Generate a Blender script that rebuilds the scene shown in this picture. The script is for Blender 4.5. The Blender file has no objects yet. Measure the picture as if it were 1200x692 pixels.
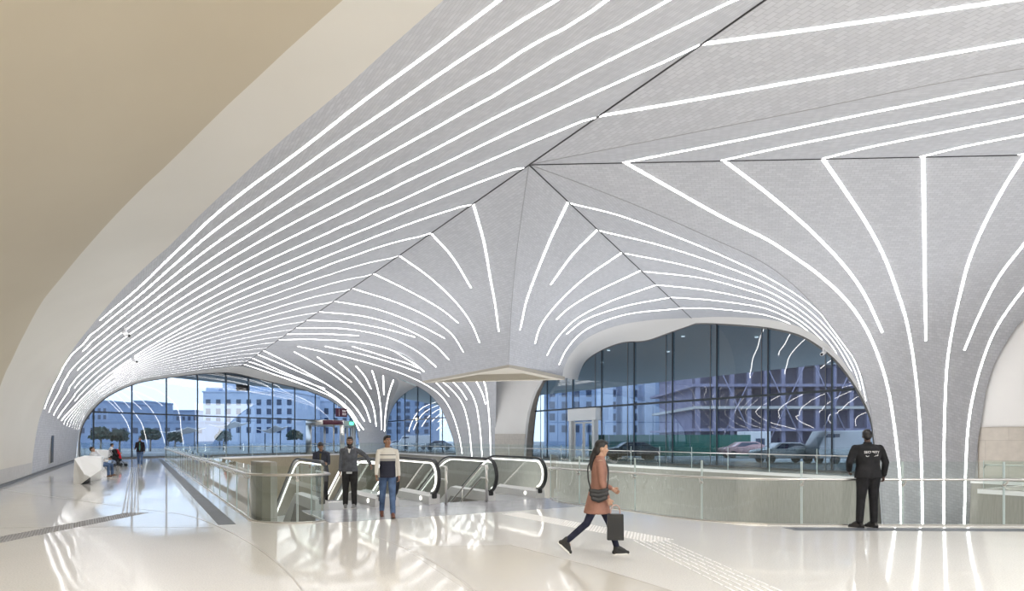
import bpy, bmesh, math, random
from mathutils import Vector, Matrix
from mathutils.bvhtree import BVHTree
from mathutils.geometry import tessellate_polygon
random.seed(7)
scene = bpy.context.scene
COL = scene.collection
F = 755.0; EYE = 1.65; HZ = 514.0; A = 17.0
PI = math.pi

# ------------------------------------------------------------------ camera
cam = bpy.data.cameras.new('camera'); cam_o = bpy.data.objects.new('camera', cam); COL.objects.link(cam_o)
cam_o.location = (0, 0, EYE); cam_o.rotation_euler = (PI/2, 0, 0)
cam.sensor_width = 36; cam.lens = F/1200*36; cam.shift_y = (HZ-346)/1200.0
cam.clip_end = 2000; cam.clip_start = 0.05
scene.camera = cam_o
vs = scene.view_settings
vs.view_transform = 'Standard'; vs.look = 'None'; vs.gamma = 1.0; vs.use_curve_mapping = False; vs.exposure = 1.66

# ------------------------------------------------------------------ plan frame
D1 = Vector((-.5035, .864, 0)); N1 = Vector((.864, .5035, 0))   # corridor direction and its right-hand normal
D3 = Vector((.4304, .9026, 0))
def UV(u, v, z=0.0): return Vector((-.5035*u+.864*v, .864*u+.5035*v, z))
def to_uv(p): return (-.5035*p.x+.864*p.y, .864*p.x+.5035*p.y)
def ray(px, py): return Vector(((px-600)/F, 1.0, (HZ-py)/F))
def at(px, py, Y): return Vector((0, 0, EYE)) + ray(px, py)*Y
def on_plane(px, py, O, D):
    k = (px-600)/F
    return at(px, py, (O.x*D.y-O.y*D.x)/(k*D.y-D.x))
def on_v(px, py, v):
    k = (px-600)/F
    return at(px, py, v/(.864*k+.5035))
def on_floor(px, py, z=0.0): return at(px, py, F*(EYE-z)/(py-HZ))

# ------------------------------------------------------------------ materials
def mat(name, color=(.8, .8, .8), rough=.5, metal=0.0, emis=None, estr=0.0, spec=.5, coat=0.0):
    m = bpy.data.materials.new(name); m.use_nodes = True
    b = m.node_tree.nodes['Principled BSDF']
    b.inputs['Base Color'].default_value = (*color, 1)
    b.inputs['Roughness'].default_value = rough
    b.inputs['Metallic'].default_value = metal
    b.inputs['Specular IOR Level'].default_value = spec
    b.inputs['Coat Weight'].default_value = coat
    if emis:
        b.inputs['Emission Color'].default_value = (*emis, 1); b.inputs['Emission Strength'].default_value = estr
    return m
def nodes(m): return m.node_tree.nodes, m.node_tree.links, m.node_tree.nodes['Principled BSDF']
def noisy(m, c1, c2, scale=4.0, detail=4.0, stretch=None, bump=0.0, coord='Object', rough=None):
    n, l, b = nodes(m)
    tc = n.new('ShaderNodeTexCoord'); mp = n.new('ShaderNodeMapping'); nz = n.new('ShaderNodeTexNoise'); cr = n.new('ShaderNodeValToRGB')
    l.new(tc.outputs[coord], mp.inputs['Vector']); l.new(mp.outputs['Vector'], nz.inputs['Vector']); l.new(nz.outputs['Fac'], cr.inputs['Fac'])
    if stretch: mp.inputs['Scale'].default_value = stretch
    nz.inputs['Scale'].default_value = scale; nz.inputs['Detail'].default_value = detail
    cr.color_ramp.elements[0].color = (*c1, 1); cr.color_ramp.elements[1].color = (*c2, 1)
    cr.color_ramp.elements[0].position = .3; cr.color_ramp.elements[1].position = .7
    l.new(cr.outputs['Color'], b.inputs['Base Color'])
    if bump:
        bp = n.new('ShaderNodeBump'); bp.inputs['Strength'].default_value = bump; bp.inputs['Distance'].default_value = .02
        l.new(nz.outputs['Fac'], bp.inputs['Height']); l.new(bp.outputs['Normal'], b.inputs['Normal'])
    return m
def tile_mat(name, c1, c2, mortar, scale, bump=.5, rough=.35):
    m = mat(name, c1, rough, spec=.05); n, l, b = nodes(m)
    tc = n.new('ShaderNodeTexCoord'); vo = n.new('ShaderNodeTexVoronoi'); br = n.new('ShaderNodeTexBrick')
    br.inputs['Scale'].default_value = scale; br.inputs['Color1'].default_value = (*c1, 1); br.inputs['Color2'].default_value = (*c2, 1)
    br.inputs['Mortar'].default_value = (*mortar, 1); br.inputs['Mortar Size'].default_value = .02; br.inputs['Brick Width'].default_value = .5; br.inputs['Row Height'].default_value = .28
    l.new(tc.outputs['UV'], br.inputs['Vector']); l.new(br.outputs['Color'], b.inputs['Base Color'])
    vo.inputs['Scale'].default_value = scale*2.2; l.new(tc.outputs['UV'], vo.inputs['Vector'])
    # every little tile is tipped its own way
    nm = n.new('ShaderNodeBump'); nm.inputs['Strength'].default_value = bump; nm.inputs['Distance'].default_value = .03
    l.new(vo.outputs['Distance'], nm.inputs['Height']); l.new(nm.outputs['Normal'], b.inputs['Normal'])
    mr = n.new('ShaderNodeMapRange'); mr.inputs['To Min'].default_value = .42; mr.inputs['To Max'].default_value = .85
    sx = n.new('ShaderNodeSeparateColor'); l.new(vo.outputs['Color'], sx.inputs['Color']); l.new(sx.outputs['Red'], mr.inputs['Value'])
    l.new(mr.outputs['Result'], b.inputs['Roughness'])
    return m
def glass_mat(name, tint, boost=1.0, refl=(1, 1, 1), base=0.0):
    m = bpy.data.materials.new(name); m.use_nodes = True
    n, l = m.node_tree.nodes, m.node_tree.links
    n.clear()
    out = n.new('ShaderNodeOutputMaterial'); mx = n.new('ShaderNodeMixShader'); tr = n.new('ShaderNodeBsdfTransparent'); gl = n.new('ShaderNodeBsdfGlossy')
    fr = n.new('ShaderNodeLayerWeight'); fr.inputs['Blend'].default_value = .5       # Schlick's reflectance, the same from both sides
    pw = n.new('ShaderNodeMath'); pw.operation = 'POWER'; pw.inputs[1].default_value = 5.0; l.new(fr.outputs['Facing'], pw.inputs[0])
    mu = n.new('ShaderNodeMath'); mu.operation = 'MULTIPLY_ADD'; mu.use_clamp = True
    mu.inputs[1].default_value = boost; mu.inputs[2].default_value = base; l.new(pw.outputs['Value'], mu.inputs[0])
    tr.inputs['Color'].default_value = (*tint, 1); gl.inputs['Color'].default_value = (*refl, 1); gl.inputs['Roughness'].default_value = 0.0
    l.new(mu.outputs['Value'], mx.inputs['Fac'])
    l.new(tr.outputs['BSDF'], mx.inputs[1]); l.new(gl.outputs['BSDF'], mx.inputs[2]); l.new(mx.outputs['Shader'], out.inputs['Surface'])
    return m

M = {}
M['tile'] = tile_mat('vault_tile', (.535, .542, .575), (.60, .606, .64), (.475, .482, .515), 2.4, .35)
M['beige'] = noisy(mat('lit_plaster', rough=.6), (.70, .665, .60), (.74, .705, .64), .3, 3)  # vault plaster near the strips, their light put into the paler colour
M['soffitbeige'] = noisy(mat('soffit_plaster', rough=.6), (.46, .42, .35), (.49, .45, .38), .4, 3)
M['tan'] = noisy(mat('shaded_plaster', rough=.65), (.53, .46, .345), (.57, .50, .38), .25, 3)  # same plaster as the band, its dimmer light put into the colour
M['wallwhite'] = noisy(mat('wall_plaster', rough=.6), (.74, .72, .70), (.77, .75, .73), .4, 3)
M['led'] = mat('led_white', (1, 1, 1), .5, emis=(1.0, .985, .96), estr=3.6)
M['ledsoft'] = mat('led_handrail', (1, 1, 1), .5, emis=(1.0, .96, .88), estr=.9)
M['seam'] = mat('seam_joint', (.05, .05, .055), .6)
M['groin'] = mat('groin_joint', (.36, .36, .38), .6)
M['steel'] = mat('brushed_steel', (.62, .60, .57), .28, 1.0)
M['darksteel'] = mat('dark_steel', (.05, .06, .07), .4, .6)
M['frame'] = mat('frame_grey', (.13, .13, .13), .45, .3)
M['black'] = mat('black_rubber', (.015, .015, .017), .35)
M['stone'] = None
M['facade_glass'] = glass_mat('facade_glass', (.170, .218, .275), .8, (1, 1, 1), .085)
M['rail_glass'] = glass_mat('balustrade_glass', (.88, .94, .92), .9, (1, 1, 1), .045)
M['glass_edge'] = mat('glass_edge', (.50, .58, .57), .3)
M['white'] = mat('white_paint', (.82, .82, .83), .4)
M['maroon'] = mat('maroon_panel', (.075, .014, .032), .4)

def stone_mat(name, c1, c2, mortar, bw, rh, rough=.35, coord='UV', streak=0):
    m = mat(name, c1, rough); n, l, b = nodes(m)
    tc = n.new('ShaderNodeTexCoord'); br = n.new('ShaderNodeTexBrick'); nz = n.new('ShaderNodeTexNoise'); mp = n.new('ShaderNodeMapping')
    br.offset = 0.5; br.inputs['Scale'].default_value = 1.0; br.inputs['Brick Width'].default_value = bw; br.inputs['Row Height'].default_value = rh
    br.inputs['Mortar Size'].default_value = .006; br.inputs['Color1'].default_value = (*c1, 1); br.inputs['Color2'].default_value = (*c2, 1); br.inputs['Mortar'].default_value = (*mortar, 1)
    l.new(tc.outputs[coord], br.inputs['Vector']); l.new(tc.outputs[coord], mp.inputs['Vector'])
    mp.inputs['Scale'].default_value = (9, .6, 1) if streak else (1.2, 1.2, 1)
    nz.inputs['Scale'].default_value = 3.0; nz.inputs['Detail'].default_value = 6; l.new(mp.outputs['Vector'], nz.inputs['Vector'])
    mx = n.new('ShaderNodeMix'); mx.data_type = 'RGBA'; mx.blend_type = 'MULTIPLY'; mx.inputs['Factor'].default_value = .5 if streak else .3
    l.new(br.outputs['Color'], mx.inputs['A']); l.new(nz.outputs['Fac'], mx.inputs['B']); l.new(mx.outputs['Result'], b.inputs['Base Color'])
    return m
M['stone'] = stone_mat('beige_stone', (.66, .60, .53), (.63, .57, .50), (.45, .40, .35), 1.6, .8)
M['voidstone'] = stone_mat('ribbed_void_stone', (.40, .38, .33), (.37, .35, .305), (.25, .23, .19), 2.4, 3.2, .4, 'UV', 1)

# ------------------------------------------------------------------ object helpers
def link(name, me, m=None, parent=None, smooth=False):
    o = bpy.data.objects.new(name, me); COL.objects.link(o)
    if m is not None:
        for x in (m if isinstance(m, (list, tuple)) else [m]): me.materials.append(x)
    if smooth:
        for p in me.polygons: p.use_smooth = True
    if parent: o.parent = parent
    return o
def obj(name, bm, m, parent=None, smooth=False):
    me = bpy.data.meshes.new(name); bm.to_mesh(me); bm.free()
    return link(name, me, m, parent, smooth)
def tag(o, label, cat, group=None, kind=None):
    o['label'] = label; o['category'] = cat
    if group: o['group'] = group
    if kind: o['kind'] = kind
    return o
def plabel(o, label): o['label'] = label; return o
def struct(o, label=None):
    o['kind'] = 'structure'
    if label: o['label'] = label
    return o
def empty(name, loc=(0, 0, 0), rz=0.0):
    o = bpy.data.objects.new(name, None); COL.objects.link(o); o.location = loc; o.rotation_euler = (0, 0, rz); o.empty_display_size = .2
    return o
def dup(root, label=None):
    r = root.copy(); COL.objects.link(r)
    if label: r['label'] = label
    for ch in list(root.children):
        c = ch.copy(); COL.objects.link(c); c.parent = r
        for g in list(ch.children):
            d = g.copy(); COL.objects.link(d); d.parent = c
    return r
def catmull(pts, n):
    """n+1 points along a smooth curve through pts, by chord length"""
    P = [Vector(p) for p in pts]
    if len(P) == 2: return [P[0].lerp(P[1], i/n) for i in range(n+1)]
    dense = []
    m = 10
    for i in range(len(P)-1):
        p0 = P[i-1] if i else P[0]*2-P[1]; p1 = P[i]; p2 = P[i+1]; p3 = P[i+2] if i+2 < len(P) else P[-1]*2-P[-2]
        t0 = 0; t1 = t0+max((p1-p0).length, 1e-6)**.5; t2 = t1+max((p2-p1).length, 1e-6)**.5; t3 = t2+max((p3-p2).length, 1e-6)**.5
        for j in range(m):
            t = t1+(t2-t1)*j/m
            a1 = p0*((t1-t)/(t1-t0))+p1*((t-t0)/(t1-t0)); a2 = p1*((t2-t)/(t2-t1))+p2*((t-t1)/(t2-t1)); a3 = p2*((t3-t)/(t3-t2))+p3*((t-t2)/(t3-t2))
            b1 = a1*((t2-t)/(t2-t0))+a2*((t-t0)/(t2-t0)); b2 = a2*((t3-t)/(t3-t1))+a3*((t-t1)/(t3-t1))
            dense.append(b1*((t2-t)/(t2-t1))+b2*((t-t1)/(t2-t1)))
    dense.append(P[-1].copy())
    return resample(dense, n)
def resample(P, n):
    L = [0.0]
    for a, b in zip(P, P[1:]): L.append(L[-1]+(b-a).length)
    out = []; j = 0
    for i in range(n+1):
        s = L[-1]*i/n
        while j < len(L)-2 and L[j+1] < s: j += 1
        d = L[j+1]-L[j]
        out.append(P[j].lerp(P[j+1], (s-L[j])/d if d > 0 else 0))
    return out
def grid_mesh(name, rows, m, parent=None, smooth=True, close=False):
    """rows: list of equally long point lists; UVs in metres"""
    nr, nc = len(rows), len(rows[0])
    bm = bmesh.new(); uvl = bm.loops.layers.uv.new('UVMap')
    V = [[bm.verts.new(p) for p in r] for r in rows]
    mid = nc//2
    ulen = [0.0]
    for i in range(1, nr): ulen.append(ulen[-1]+(rows[i][mid]-rows[i-1][mid]).length)
    UVs = []
    for i in range(nr):
        acc = [0.0]
        for j in range(1, nc): acc.append(acc[-1]+(rows[i][j]-rows[i][j-1]).length)
        c = acc[mid]
        UVs.append([(a-c, ulen[i]) for a in acc])
    for i in range(nr-1):
        for j in range(nc-1):
            vs_ = [V[i][j], V[i][j+1], V[i+1][j+1], V[i+1][j]]; uv = [UVs[i][j], UVs[i][j+1], UVs[i+1][j+1], UVs[i+1][j]]
            pos = []; keep = []
            for k, v in enumerate(vs_):
                if all((v.co-q).length > 1e-5 for q in pos): pos.append(v.co); keep.append(k)
            if len(keep) < 3: continue
            try: f = bm.faces.new([vs_[k] for k in keep])
            except ValueError: continue
            f.smooth = smooth
            for lp, k in zip(f.loops, keep): lp[uvl].uv = uv[k]
    return obj(name, bm, m, parent)
def ruled(name, g1, g2, m, n=48, c=24, parent=None):
    a = catmull(g1, n); b = catmull(g2, n)
    rows = [[p.lerp(q, j/c) for j in range(c+1)] for p, q in zip(a, b)]
    return grid_mesh(name, rows, m, parent), rows
def bvh_of(objs):
    vs_, fs = [], []
    for o in objs:
        off = len(vs_); vs_ += [o.matrix_world @ v.co for v in o.data.vertices]
        fs += [[i+off for i in p.vertices] for p in o.data.polygons]
    return BVHTree.FromPolygons(vs_, fs)
def box(bm, lo, hi, M4=None):
    g = bmesh.ops.create_cube(bm, size=1.0)['verts']
    lo, hi = Vector(lo), Vector(hi)
    for v in g:
        p = Vector(((v.co.x+.5)*(hi.x-lo.x)+lo.x, (v.co.y+.5)*(hi.y-lo.y)+lo.y, (v.co.z+.5)*(hi.z-lo.z)+lo.z))
        v.co = M4 @ p if M4 else p
    return g
def bevel(bm, w, seg=2):
    bmesh.ops.bevel(bm, geom=[e for e in bm.edges], offset=w, segments=seg, affect='EDGES', profile=.6, clamp_overlap=True)
def tube(bm, pts, r, seg=8, closed=False, cap=True):
    pts = [Vector(p) for p in pts]; rings = []; n = len(pts)
    up = None
    for i, p in enumerate(pts):
        t = ((pts[i+1] if i+1 < n else p)-(pts[i-1] if i else p))
        if t.length < 1e-9: t = Vector((0, 0, 1))
        t.normalize()
        if up is None:
            up = Vector((0, 0, 1)) if abs(t.z) < .9 else Vector((1, 0, 0))
        s = t.cross(up)
        if s.length < 1e-6: s = t.cross(Vector((1, 0, 0)))
        s.normalize(); up = s.cross(t).normalized()
        rr = r[i] if isinstance(r, (list, tuple)) else r
        rings.append([bm.verts.new(p+(s*math.cos(a)+up*math.sin(a))*rr) for a in [2*PI*k/seg for k in range(seg)]])
    for a, b in zip(rings, rings[1:]):
        for k in range(seg):
            f = bm.faces.new([a[k], a[(k+1) % seg], b[(k+1) % seg], b[k]]); f.smooth = True
    if cap:
        bm.faces.new(rings[0][::-1]); bm.faces.new(rings[-1])
def ribbon(bm, pts, half_w, thick, side_fn=None, up_fn=None):
    """box section swept along pts; side/up per point"""
    pts = [Vector(p) for p in pts]; n = len(pts); R = []
    for i, p in enumerate(pts):
        t = ((pts[i+1] if i+1 < n else p)-(pts[i-1] if i else p)).normalized()
        up = up_fn(i) if up_fn else Vector((0, 0, 1))
        s = t.cross(up).normalized(); u = s.cross(t).normalized()
        R.append([bm.verts.new(q) for q in (p-s*half_w, p+s*half_w, p+s*half_w+u*thick, p-s*half_w+u*thick)])
    for a, b in zip(R, R[1:]):
        for k in range(4): bm.faces.new([a[k], a[(k+1) % 4], b[(k+1) % 4], b[k]])
    bm.faces.new(R[0][::-1]); bm.faces.new(R[-1])
def prism(bm, poly, z0, z1):
    lo = [bm.verts.new((p[0], p[1], z0)) for p in poly]; hi = [bm.verts.new((p[0], p[1], z1)) for p in poly]
    n = len(poly)
    for i in range(n): bm.faces.new([lo[i], lo[(i+1) % n], hi[(i+1) % n], hi[i]])
    for tri in tessellate_polygon([[Vector((p[0], p[1], 0)) for p in poly]]):
        bm.faces.new([hi[i] for i in tri]); bm.faces.new([lo[i] for i in tri][::-1])
    bmesh.ops.recalc_face_normals(bm, faces=bm.faces)
ORD = ['first', 'second', 'third', 'fourth', 'fifth', 'sixth', 'seventh', 'eighth', 'ninth', 'tenth', 'eleventh', 'twelfth', 'thirteenth', 'fourteenth', 'fifteenth', 'sixteenth', 'seventeenth', 'eighteenth', 'nineteenth', 'twentieth', 'twenty-first', 'twenty-second', 'twenty-third', 'twenty-fourth']
# ================================================================== VAULT
ZC = EYE+.4256*A
PN = Vector((.0265*A, A, ZC))                       # node where the crown seams meet
VS = to_uv(PN)[1]
BIS = Vector((.8457, .5337, 0))
FACV = 28.65; GLV = 29.6; WALLV = 29.4
# groins
RL = [PN]+[on_plane(x, y, PN, BIS) for x, y in ((665, 209), (747, 241), (825, 275), (900, 311), (945, 348), (982, 393), (1007, 432), (1022, 492), (1035, 615))]
RL.append(Vector((RL[-1].x+.15, RL[-1].y+.1, -6.0)))
SE = Vector((24.76, 15.88, ZC))
RR = [SE, UV(7, WALLV, 7.85)]+[on_v(x, y, WALLV) for x, y in ((1200, 374), (1182, 397), (1165, 427), (1155, 460), (1150, 492), (1145, 525), (1139, 615))]
RR.append(Vector((RR[-1].x, RR[-1].y, -6.0)))
NG = [PN]+[Vector((.0265-.041*t, 1+t, 0))*A+Vector((0, 0, EYE+dz*A)) for t, dz in ((.12, .4235), (.244, .4175), (.42, .401), (.57, .374), (.70, .331), (.80, .277), (.86, .231), (.88, .2166))]
SOFZ = NG[-1].z
E = on_plane(810, 372, PN, D3); E.z = ZC
LIPL = [E]+[on_plane(x, y, Vector((0, E.y, 0)), Vector((1, .012, 0))) for x, y in ((765, 374.5), (725, 381), (697, 391), (680, 402), (668, 416), (661, 430), (659, 441))]
LIPL[-1].z = SOFZ
LIPR_PX = ((842, 371), (880, 372.3), (900, 374), (937, 383), (967, 401), (987, 422), (1003, 446), (1013, 466), (1020, 486), (1023, 500), (1027, 540))
LIPR = [E]+[on_v(x, y, FACV) for x, y in LIPR_PX]
Q = on_plane(316, 404, PN, D1); Q.z = ZC
VL_ = Vector((-.3347*A, 2.406*A, SOFZ))
dQ = (VL_-Q); dQ.z = 0
GPL = [Q]+[on_plane(x, y, Q, dQ) for x, y in ((380, 405), (411, 405.5), (445, 408), (467, 413), (482, 421), (490, 431))]+[VL_]

face = {}
face['R'], _ = ruled('ceiling', RL, RR, M['tile'], 64, 40)
face['RL'], _ = ruled('ceiling', RL, LIPR+[Vector((16.6, 28.9, -6.0))], M['tile'], 64, 30)
face['PR'], _ = ruled('ceiling', NG, LIPL, M['tile'], 48, 30)
face['PL'], _ = ruled('ceiling', NG, GPL, M['tile'], 48, 30)
face['PB'], _ = ruled('ceiling', GPL, LIPL, M['tile'], 40, 20)
# column fans on the far facade
B1 = [Q, at(345, 411, 52.4), at(400, 424, 57.6), at(440, 434, 61.5), at(458, 440, 64)]
L2L = B1+[at(489, 452, 66), at(505, 463, 66.5), at(517, 478, 66.8), at(525, 497, 67), at(532, 517, 67.1), at(535, 533, 67.2)]
L2L.append(Vector((L2L[-1].x, L2L[-1].y, 0.0)))
L2R = [Vector((-1.26, 50.1, ZC)), Vector((-1.3, 54, 8.4)), Vector((-1.4, 57, 6.6)), Vector((-1.47, 59, 4)), Vector((-1.5, 59.7, 1.65)), Vector((-1.5, 59.7, 0))]
face['L2'], _ = ruled('ceiling', L2L, L2R, M['tile'], 64, 40)
# left vault: one profile swept along the corridor
LIPO = on_plane(282, 429, PN, D1); LIPO.z = 0
GLO = on_floor(92.5, 538); GLO.z = 0
def on_lip(x, y): return on_plane(x, y, LIPO, D3)
def on_lglass(x, y): return on_plane(x, y, GLO, D3)
LUP = [(92, 508), (95, 495), (102, 482), (117, 467), (137, 455), (162, 445), (187, 440.5), (200, 439), (233, 434), (267, 430)]
prof = [(-4.05, 0.0)]
for x, y in LUP:
    p = on_lip(x, y); prof.append((to_uv(p)[1], p.z))
prof.append((VS, ZC))
prof = [prof[0]]+[(max(v, -4.02), z) for v, z in prof[1:]]
pc = catmull([Vector((v, 0, z)) for v, z in prof], 60)
prof = [(p.x, p.z) for p in pc]
def lip_u(v):       # u of the far lip for a given v
    t = (v-to_uv(LIPO)[1])/to_uv(D3)[1]
    return to_uv(LIPO+D3*t)[0]
rows = [[UV(u, v, z) for u in (-40, 100)] for v, z in prof]
tmp = grid_mesh('tmp', rows, None); full = bvh_of([tmp]); bpy.data.objects.remove(tmp)
CAMP = Vector((0, 0, EYE))
def hit(bvh, x, y):
    d = ray(x, y).normalized(); r = bvh.ray_cast(CAMP, d)
    return (r[0], r[1]) if r[0] is not None else (None, None)
def edge_fn(px):
    pts = []
    for x, y in px:
        h, _ = hit(full, x, y)
        if h is not None: u, v = to_uv(h); pts.append((h.z, v, u))
    pts.sort(key=lambda q: q[1]+q[0]*1e-3)
    return pts
def interp(pts, z, v):
    # arc coordinate along the profile = z + v (monotone)
    s = z+v; S = [(p[0]+p[1], p[2]) for p in pts]; S.sort()
    if s <= S[0][0]: (a, ua), (b, ub) = S[0], S[1]
    elif s >= S[-1][0]: (a, ua), (b, ub) = S[-3], S[-1]
    else:
        for (a, ua), (b, ub) in zip(S, S[1:]):
            if a <= s <= b: break
    return ua+(ub-ua)*(s-a)/(b-a) if b > a else ua
TILE_EDGE = edge_fn([(520, 0), (475, 39), (450, 61.5), (400, 107), (375, 127), (325, 168), (275, 214), (240, 246), (200, 287), (170, 313), (145, 337), (110, 378), (85, 410), (72, 433), (60, 455), (50, 480), (43, 505), (38, 540), (37, 556)])
BAND_EDGE = edge_fn([(402, 0), (350, 46), (300, 92.5), (270, 120), (200, 190), (150, 237), (110, 280), (72, 325), (50, 352), (32, 385), (15, 420), (0, 454), (-18, 500), (-22, 560)])
def vault_piece(name, m, ufar, unear, nu):
    rows = []
    for v, z in prof:
        a, b = unear(z, v), ufar(z, v)
        rows.append([UV(a+(b-a)*j/nu, v, z) for j in range(nu+1)])
    return grid_mesh(name, rows, m)
t_e = lambda z, v: interp(TILE_EDGE, z, v)
b_e = lambda z, v: min(interp(BAND_EDGE, z, v), t_e(z, v)-1.2)
face['VL'] = vault_piece('ceiling', M['tile'], lambda z, v: lip_u(v), t_e, 60)
band = vault_piece('ceiling', M['beige'], t_e, b_e, 4)
tan = vault_piece('ceiling', M['tan'], b_e, lambda z, v: -32, 8)
for o, t in ((band, 'pale beige plaster band along the edge of the left vault'), (tan, 'plaster vault at upper left, toned darker tan for shade')): struct(o, t)
# far left column fan
L3L_PX = [(317, 437.5), (350, 448), (367, 457), (390, 468), (407, 482), (417, 497), (421, 515), (422, 530)]
L3L = [Vector((LIPO.x, LIPO.y, ZC))]+[on_lip(x, y) for x, y in L3L_PX]; L3L.append(Vector((L3L[-1].x, L3L[-1].y, 0)))
L3R = B1+[at(467, 448, 70), at(462, 463, 76.5), at(456, 478, 82), at(452.5, 500, 84), at(453, 528, 85)]; L3R.append(Vector((L3R[-1].x, L3R[-1].y, 0)))
a = catmull(L3L, 64); b = catmull(L3R, 64)
rows = [[p.lerp(q, j/30) for j in range(31)] for p, q in zip(a, b)]
# top edge follows the crown seam from the lip to the node
face['L3'] = grid_mesh('ceiling', rows, M['tile'])
# vault towards the right and behind the camera
bd = Vector((.867, -.498, 0))
GB = [PN, on_plane(900, 138, PN, bd), on_plane(1200, 80, PN, bd)]
for t, dz in ((.9, .36), (1.1, .25), (1.2, .1), (1.23, -.097)): GB.append(Vector((.0265+.867*t, 1-.498*t, 0))*A+Vector((0, 0, EYE+dz*A)))
RB1 = [SE, UV(-2, WALLV, 8.5), UV(-6, WALLV, 6.5), UV(-8, WALLV, 3.5), UV(-8.5, WALLV, 0)]
RB2 = [Vector((16.7, -10.9, ZC)), Vector((17.9, -5, 8.3)), Vector((19, 0, 6.5)), Vector((19.6, 3, 3.5)), Vector((19.85, 3.9, 0))]
face['B1'], _ = ruled('ceiling', GB, RB1, M['tile'], 40, 30)
face['B2'], _ = ruled('ceiling', GB, RB2, M['tile'], 40, 30)
FL = {'R': 'scaly grey tile fan of the right column, facing front', 'RL': 'tiled left flank of the right column', 'PR': 'right tiled face of the hanging column', 'PL': 'left tiled face of the hanging column',
      'PB': 'rear tiled face of the hanging column', 'L2': 'tiled fan of the column between the right and the small glazed arch', 'VL': 'long tiled vault over the left corridor',
      'L3': 'tiled fan of the far column beside the revolving door', 'B1': 'tiled vault at upper right, beyond the horizontal seam', 'B2': 'tiled vault at the top right corner'}
for k, o in face.items(): struct(o, FL[k])
BV = {k: bvh_of([o]) for k, o in face.items()}
# unseen slab over all, added to block the sky
bm = bmesh.new(); prism(bm, [(-60, 50), (-20, 95), (60, -10), (30, -40), (2, -20)], 9.6, 9.9)
struct(obj('roof', bm, M['wallwhite']))

# seams and groins
def seam(pts, r, m, n=60, lift=0.0):
    bm = bmesh.new(); tube(bm, catmull(pts, n), r, 6)
    return struct(obj('trim_1', bm, m))
dz_ = Vector((0, 0, -.01))
seam([PN-D1*28+dz_, PN+dz_, Vector((LIPO.x, LIPO.y, ZC))+dz_], .018, M['seam'])
seam([PN+dz_, SE+dz_], .014, M['seam'])
seam([PN+dz_, E+dz_], .018, M['seam'])
seam(RL[:-1], .012, M['groin']); seam(NG, .012, M['groin']); seam(GB, .012, M['groin'])

# pendant soffit: beige rim, recessed inner panel
NV = NG[-1]; RV = LIPL[-1]; tri = [NV, RV+Vector((.15, .05, 0)), VL_]
cen = (tri[0]+tri[1]+tri[2])/3
inn = [cen+(p-cen)*.80 for p in tri]; out2 = [cen+(p-cen)*1.0 for p in tri]
bm = bmesh.new()
V0 = [bm.verts.new(p+Vector((0, 0, .05))) for p in out2]; V1 = [bm.verts.new(p-Vector((0, 0, .14))) for p in out2]; V2 = [bm.verts.new(p-Vector((0, 0, .14))) for p in inn]; V3 = [bm.verts.new(p+Vector((0, 0, .25))) for p in inn]
for a, b in ((V0, V1), (V1, V2), (V2, V3)):
    for k in range(3): bm.faces.new([a[k], a[(k+1) % 3], b[(k+1) % 3], b[k]])
bm.faces.new(V3)
bmesh.ops.recalc_face_normals(bm, faces=bm.faces)
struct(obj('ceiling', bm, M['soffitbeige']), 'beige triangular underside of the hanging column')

# arch linings between tile edge and glass
def lining(up, lo, m=M['wallwhite']):
    a = catmull(up, 70); b = catmull(lo, 70)
    return struct(grid_mesh('trim_2', [[p.lerp(q, j/4) for j in range(5)] for p, q in zip(a, b)], m), 'smooth pale lining of the small glazed arch')
BIGLO_PX = [(677, 445), (681, 432), (687, 422), (705, 410), (730, 401), (757, 399), (787, 389), (816, 379), (832, 379), (880, 382), (905, 385), (940, 394), (972, 415), (989, 433), (1004, 455), (1013, 471), (1021, 490), (1023.5, 500), (1027, 540)]
BIGLO = [on_v(x, y, GLV) for x, y in BIGLO_PX]
UPB = LIPL[::-1]+LIPR[1:]
UPB = [LIPL[-1]]+[on_plane(x, y, Vector((0, E.y, 0)), Vector((1, .012, 0))) for x, y in ((661, 430), (668, 416), (680, 402), (697, 391), (725, 381), (765, 374.5))]+[E]+LIPR[1:]
a = [];b = []
for i in range(len(UPB)-1):
    for j in range(5):
        a.append(UPB[i].lerp(UPB[i+1], j/5)); b.append(BIGLO[i].lerp(BIGLO[i+1], j/5))
a = catmull(UPB[:8], 36)+catmull(UPB[7:], 50)[1:]; b = catmull(BIGLO[:8], 36)+catmull(BIGLO[7:], 50)[1:]
struct(grid_mesh('trim_2', [[p.lerp(q, j/4) for j in range(5)] for p, q in zip(a, b)], M['wallwhite']), 'smooth pale lining of the large right arch')
LLO_PX = [(93, 538), (92.7, 515), (96, 499), (103, 487), (118, 470), (138, 457.5), (163, 448), (188, 443.5), (201, 441.5), (234, 437.7), (267, 436.3), (276, 437.3), (316, 447), (349, 454.5), (366, 459.5), (390, 470.5), (407, 484.5), (416.5, 499), (420.5, 515), (421.5, 532)]
LLO = [on_lglass(x, y) for x, y in LLO_PX]
LUPP = [UV(lip_u(-4.02), -4.02, 0)]+[on_lip(x, y) for x, y in LUP]+[Vector((LIPO.x, LIPO.y, ZC))]+L3L[1:-1]
a = catmull(LUPP[:12], 40)+catmull(LUPP[11:], 40)[1:]; b = catmull(LLO[:12], 40)+catmull(LLO[11:], 40)[1:]
struct(grid_mesh('trim_3', [[p.lerp(q, j/4) for j in range(5)] for p, q in zip(a, b)], M['wallwhite']), 'smooth pale lining of the left arch')
SLO = [on_v(x, y, GLV) for x, y in ((488, 452.6), (476, 459.5), (463.7, 471.5), (456.5, 486.5), (453, 506), (453, 530))]
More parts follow.
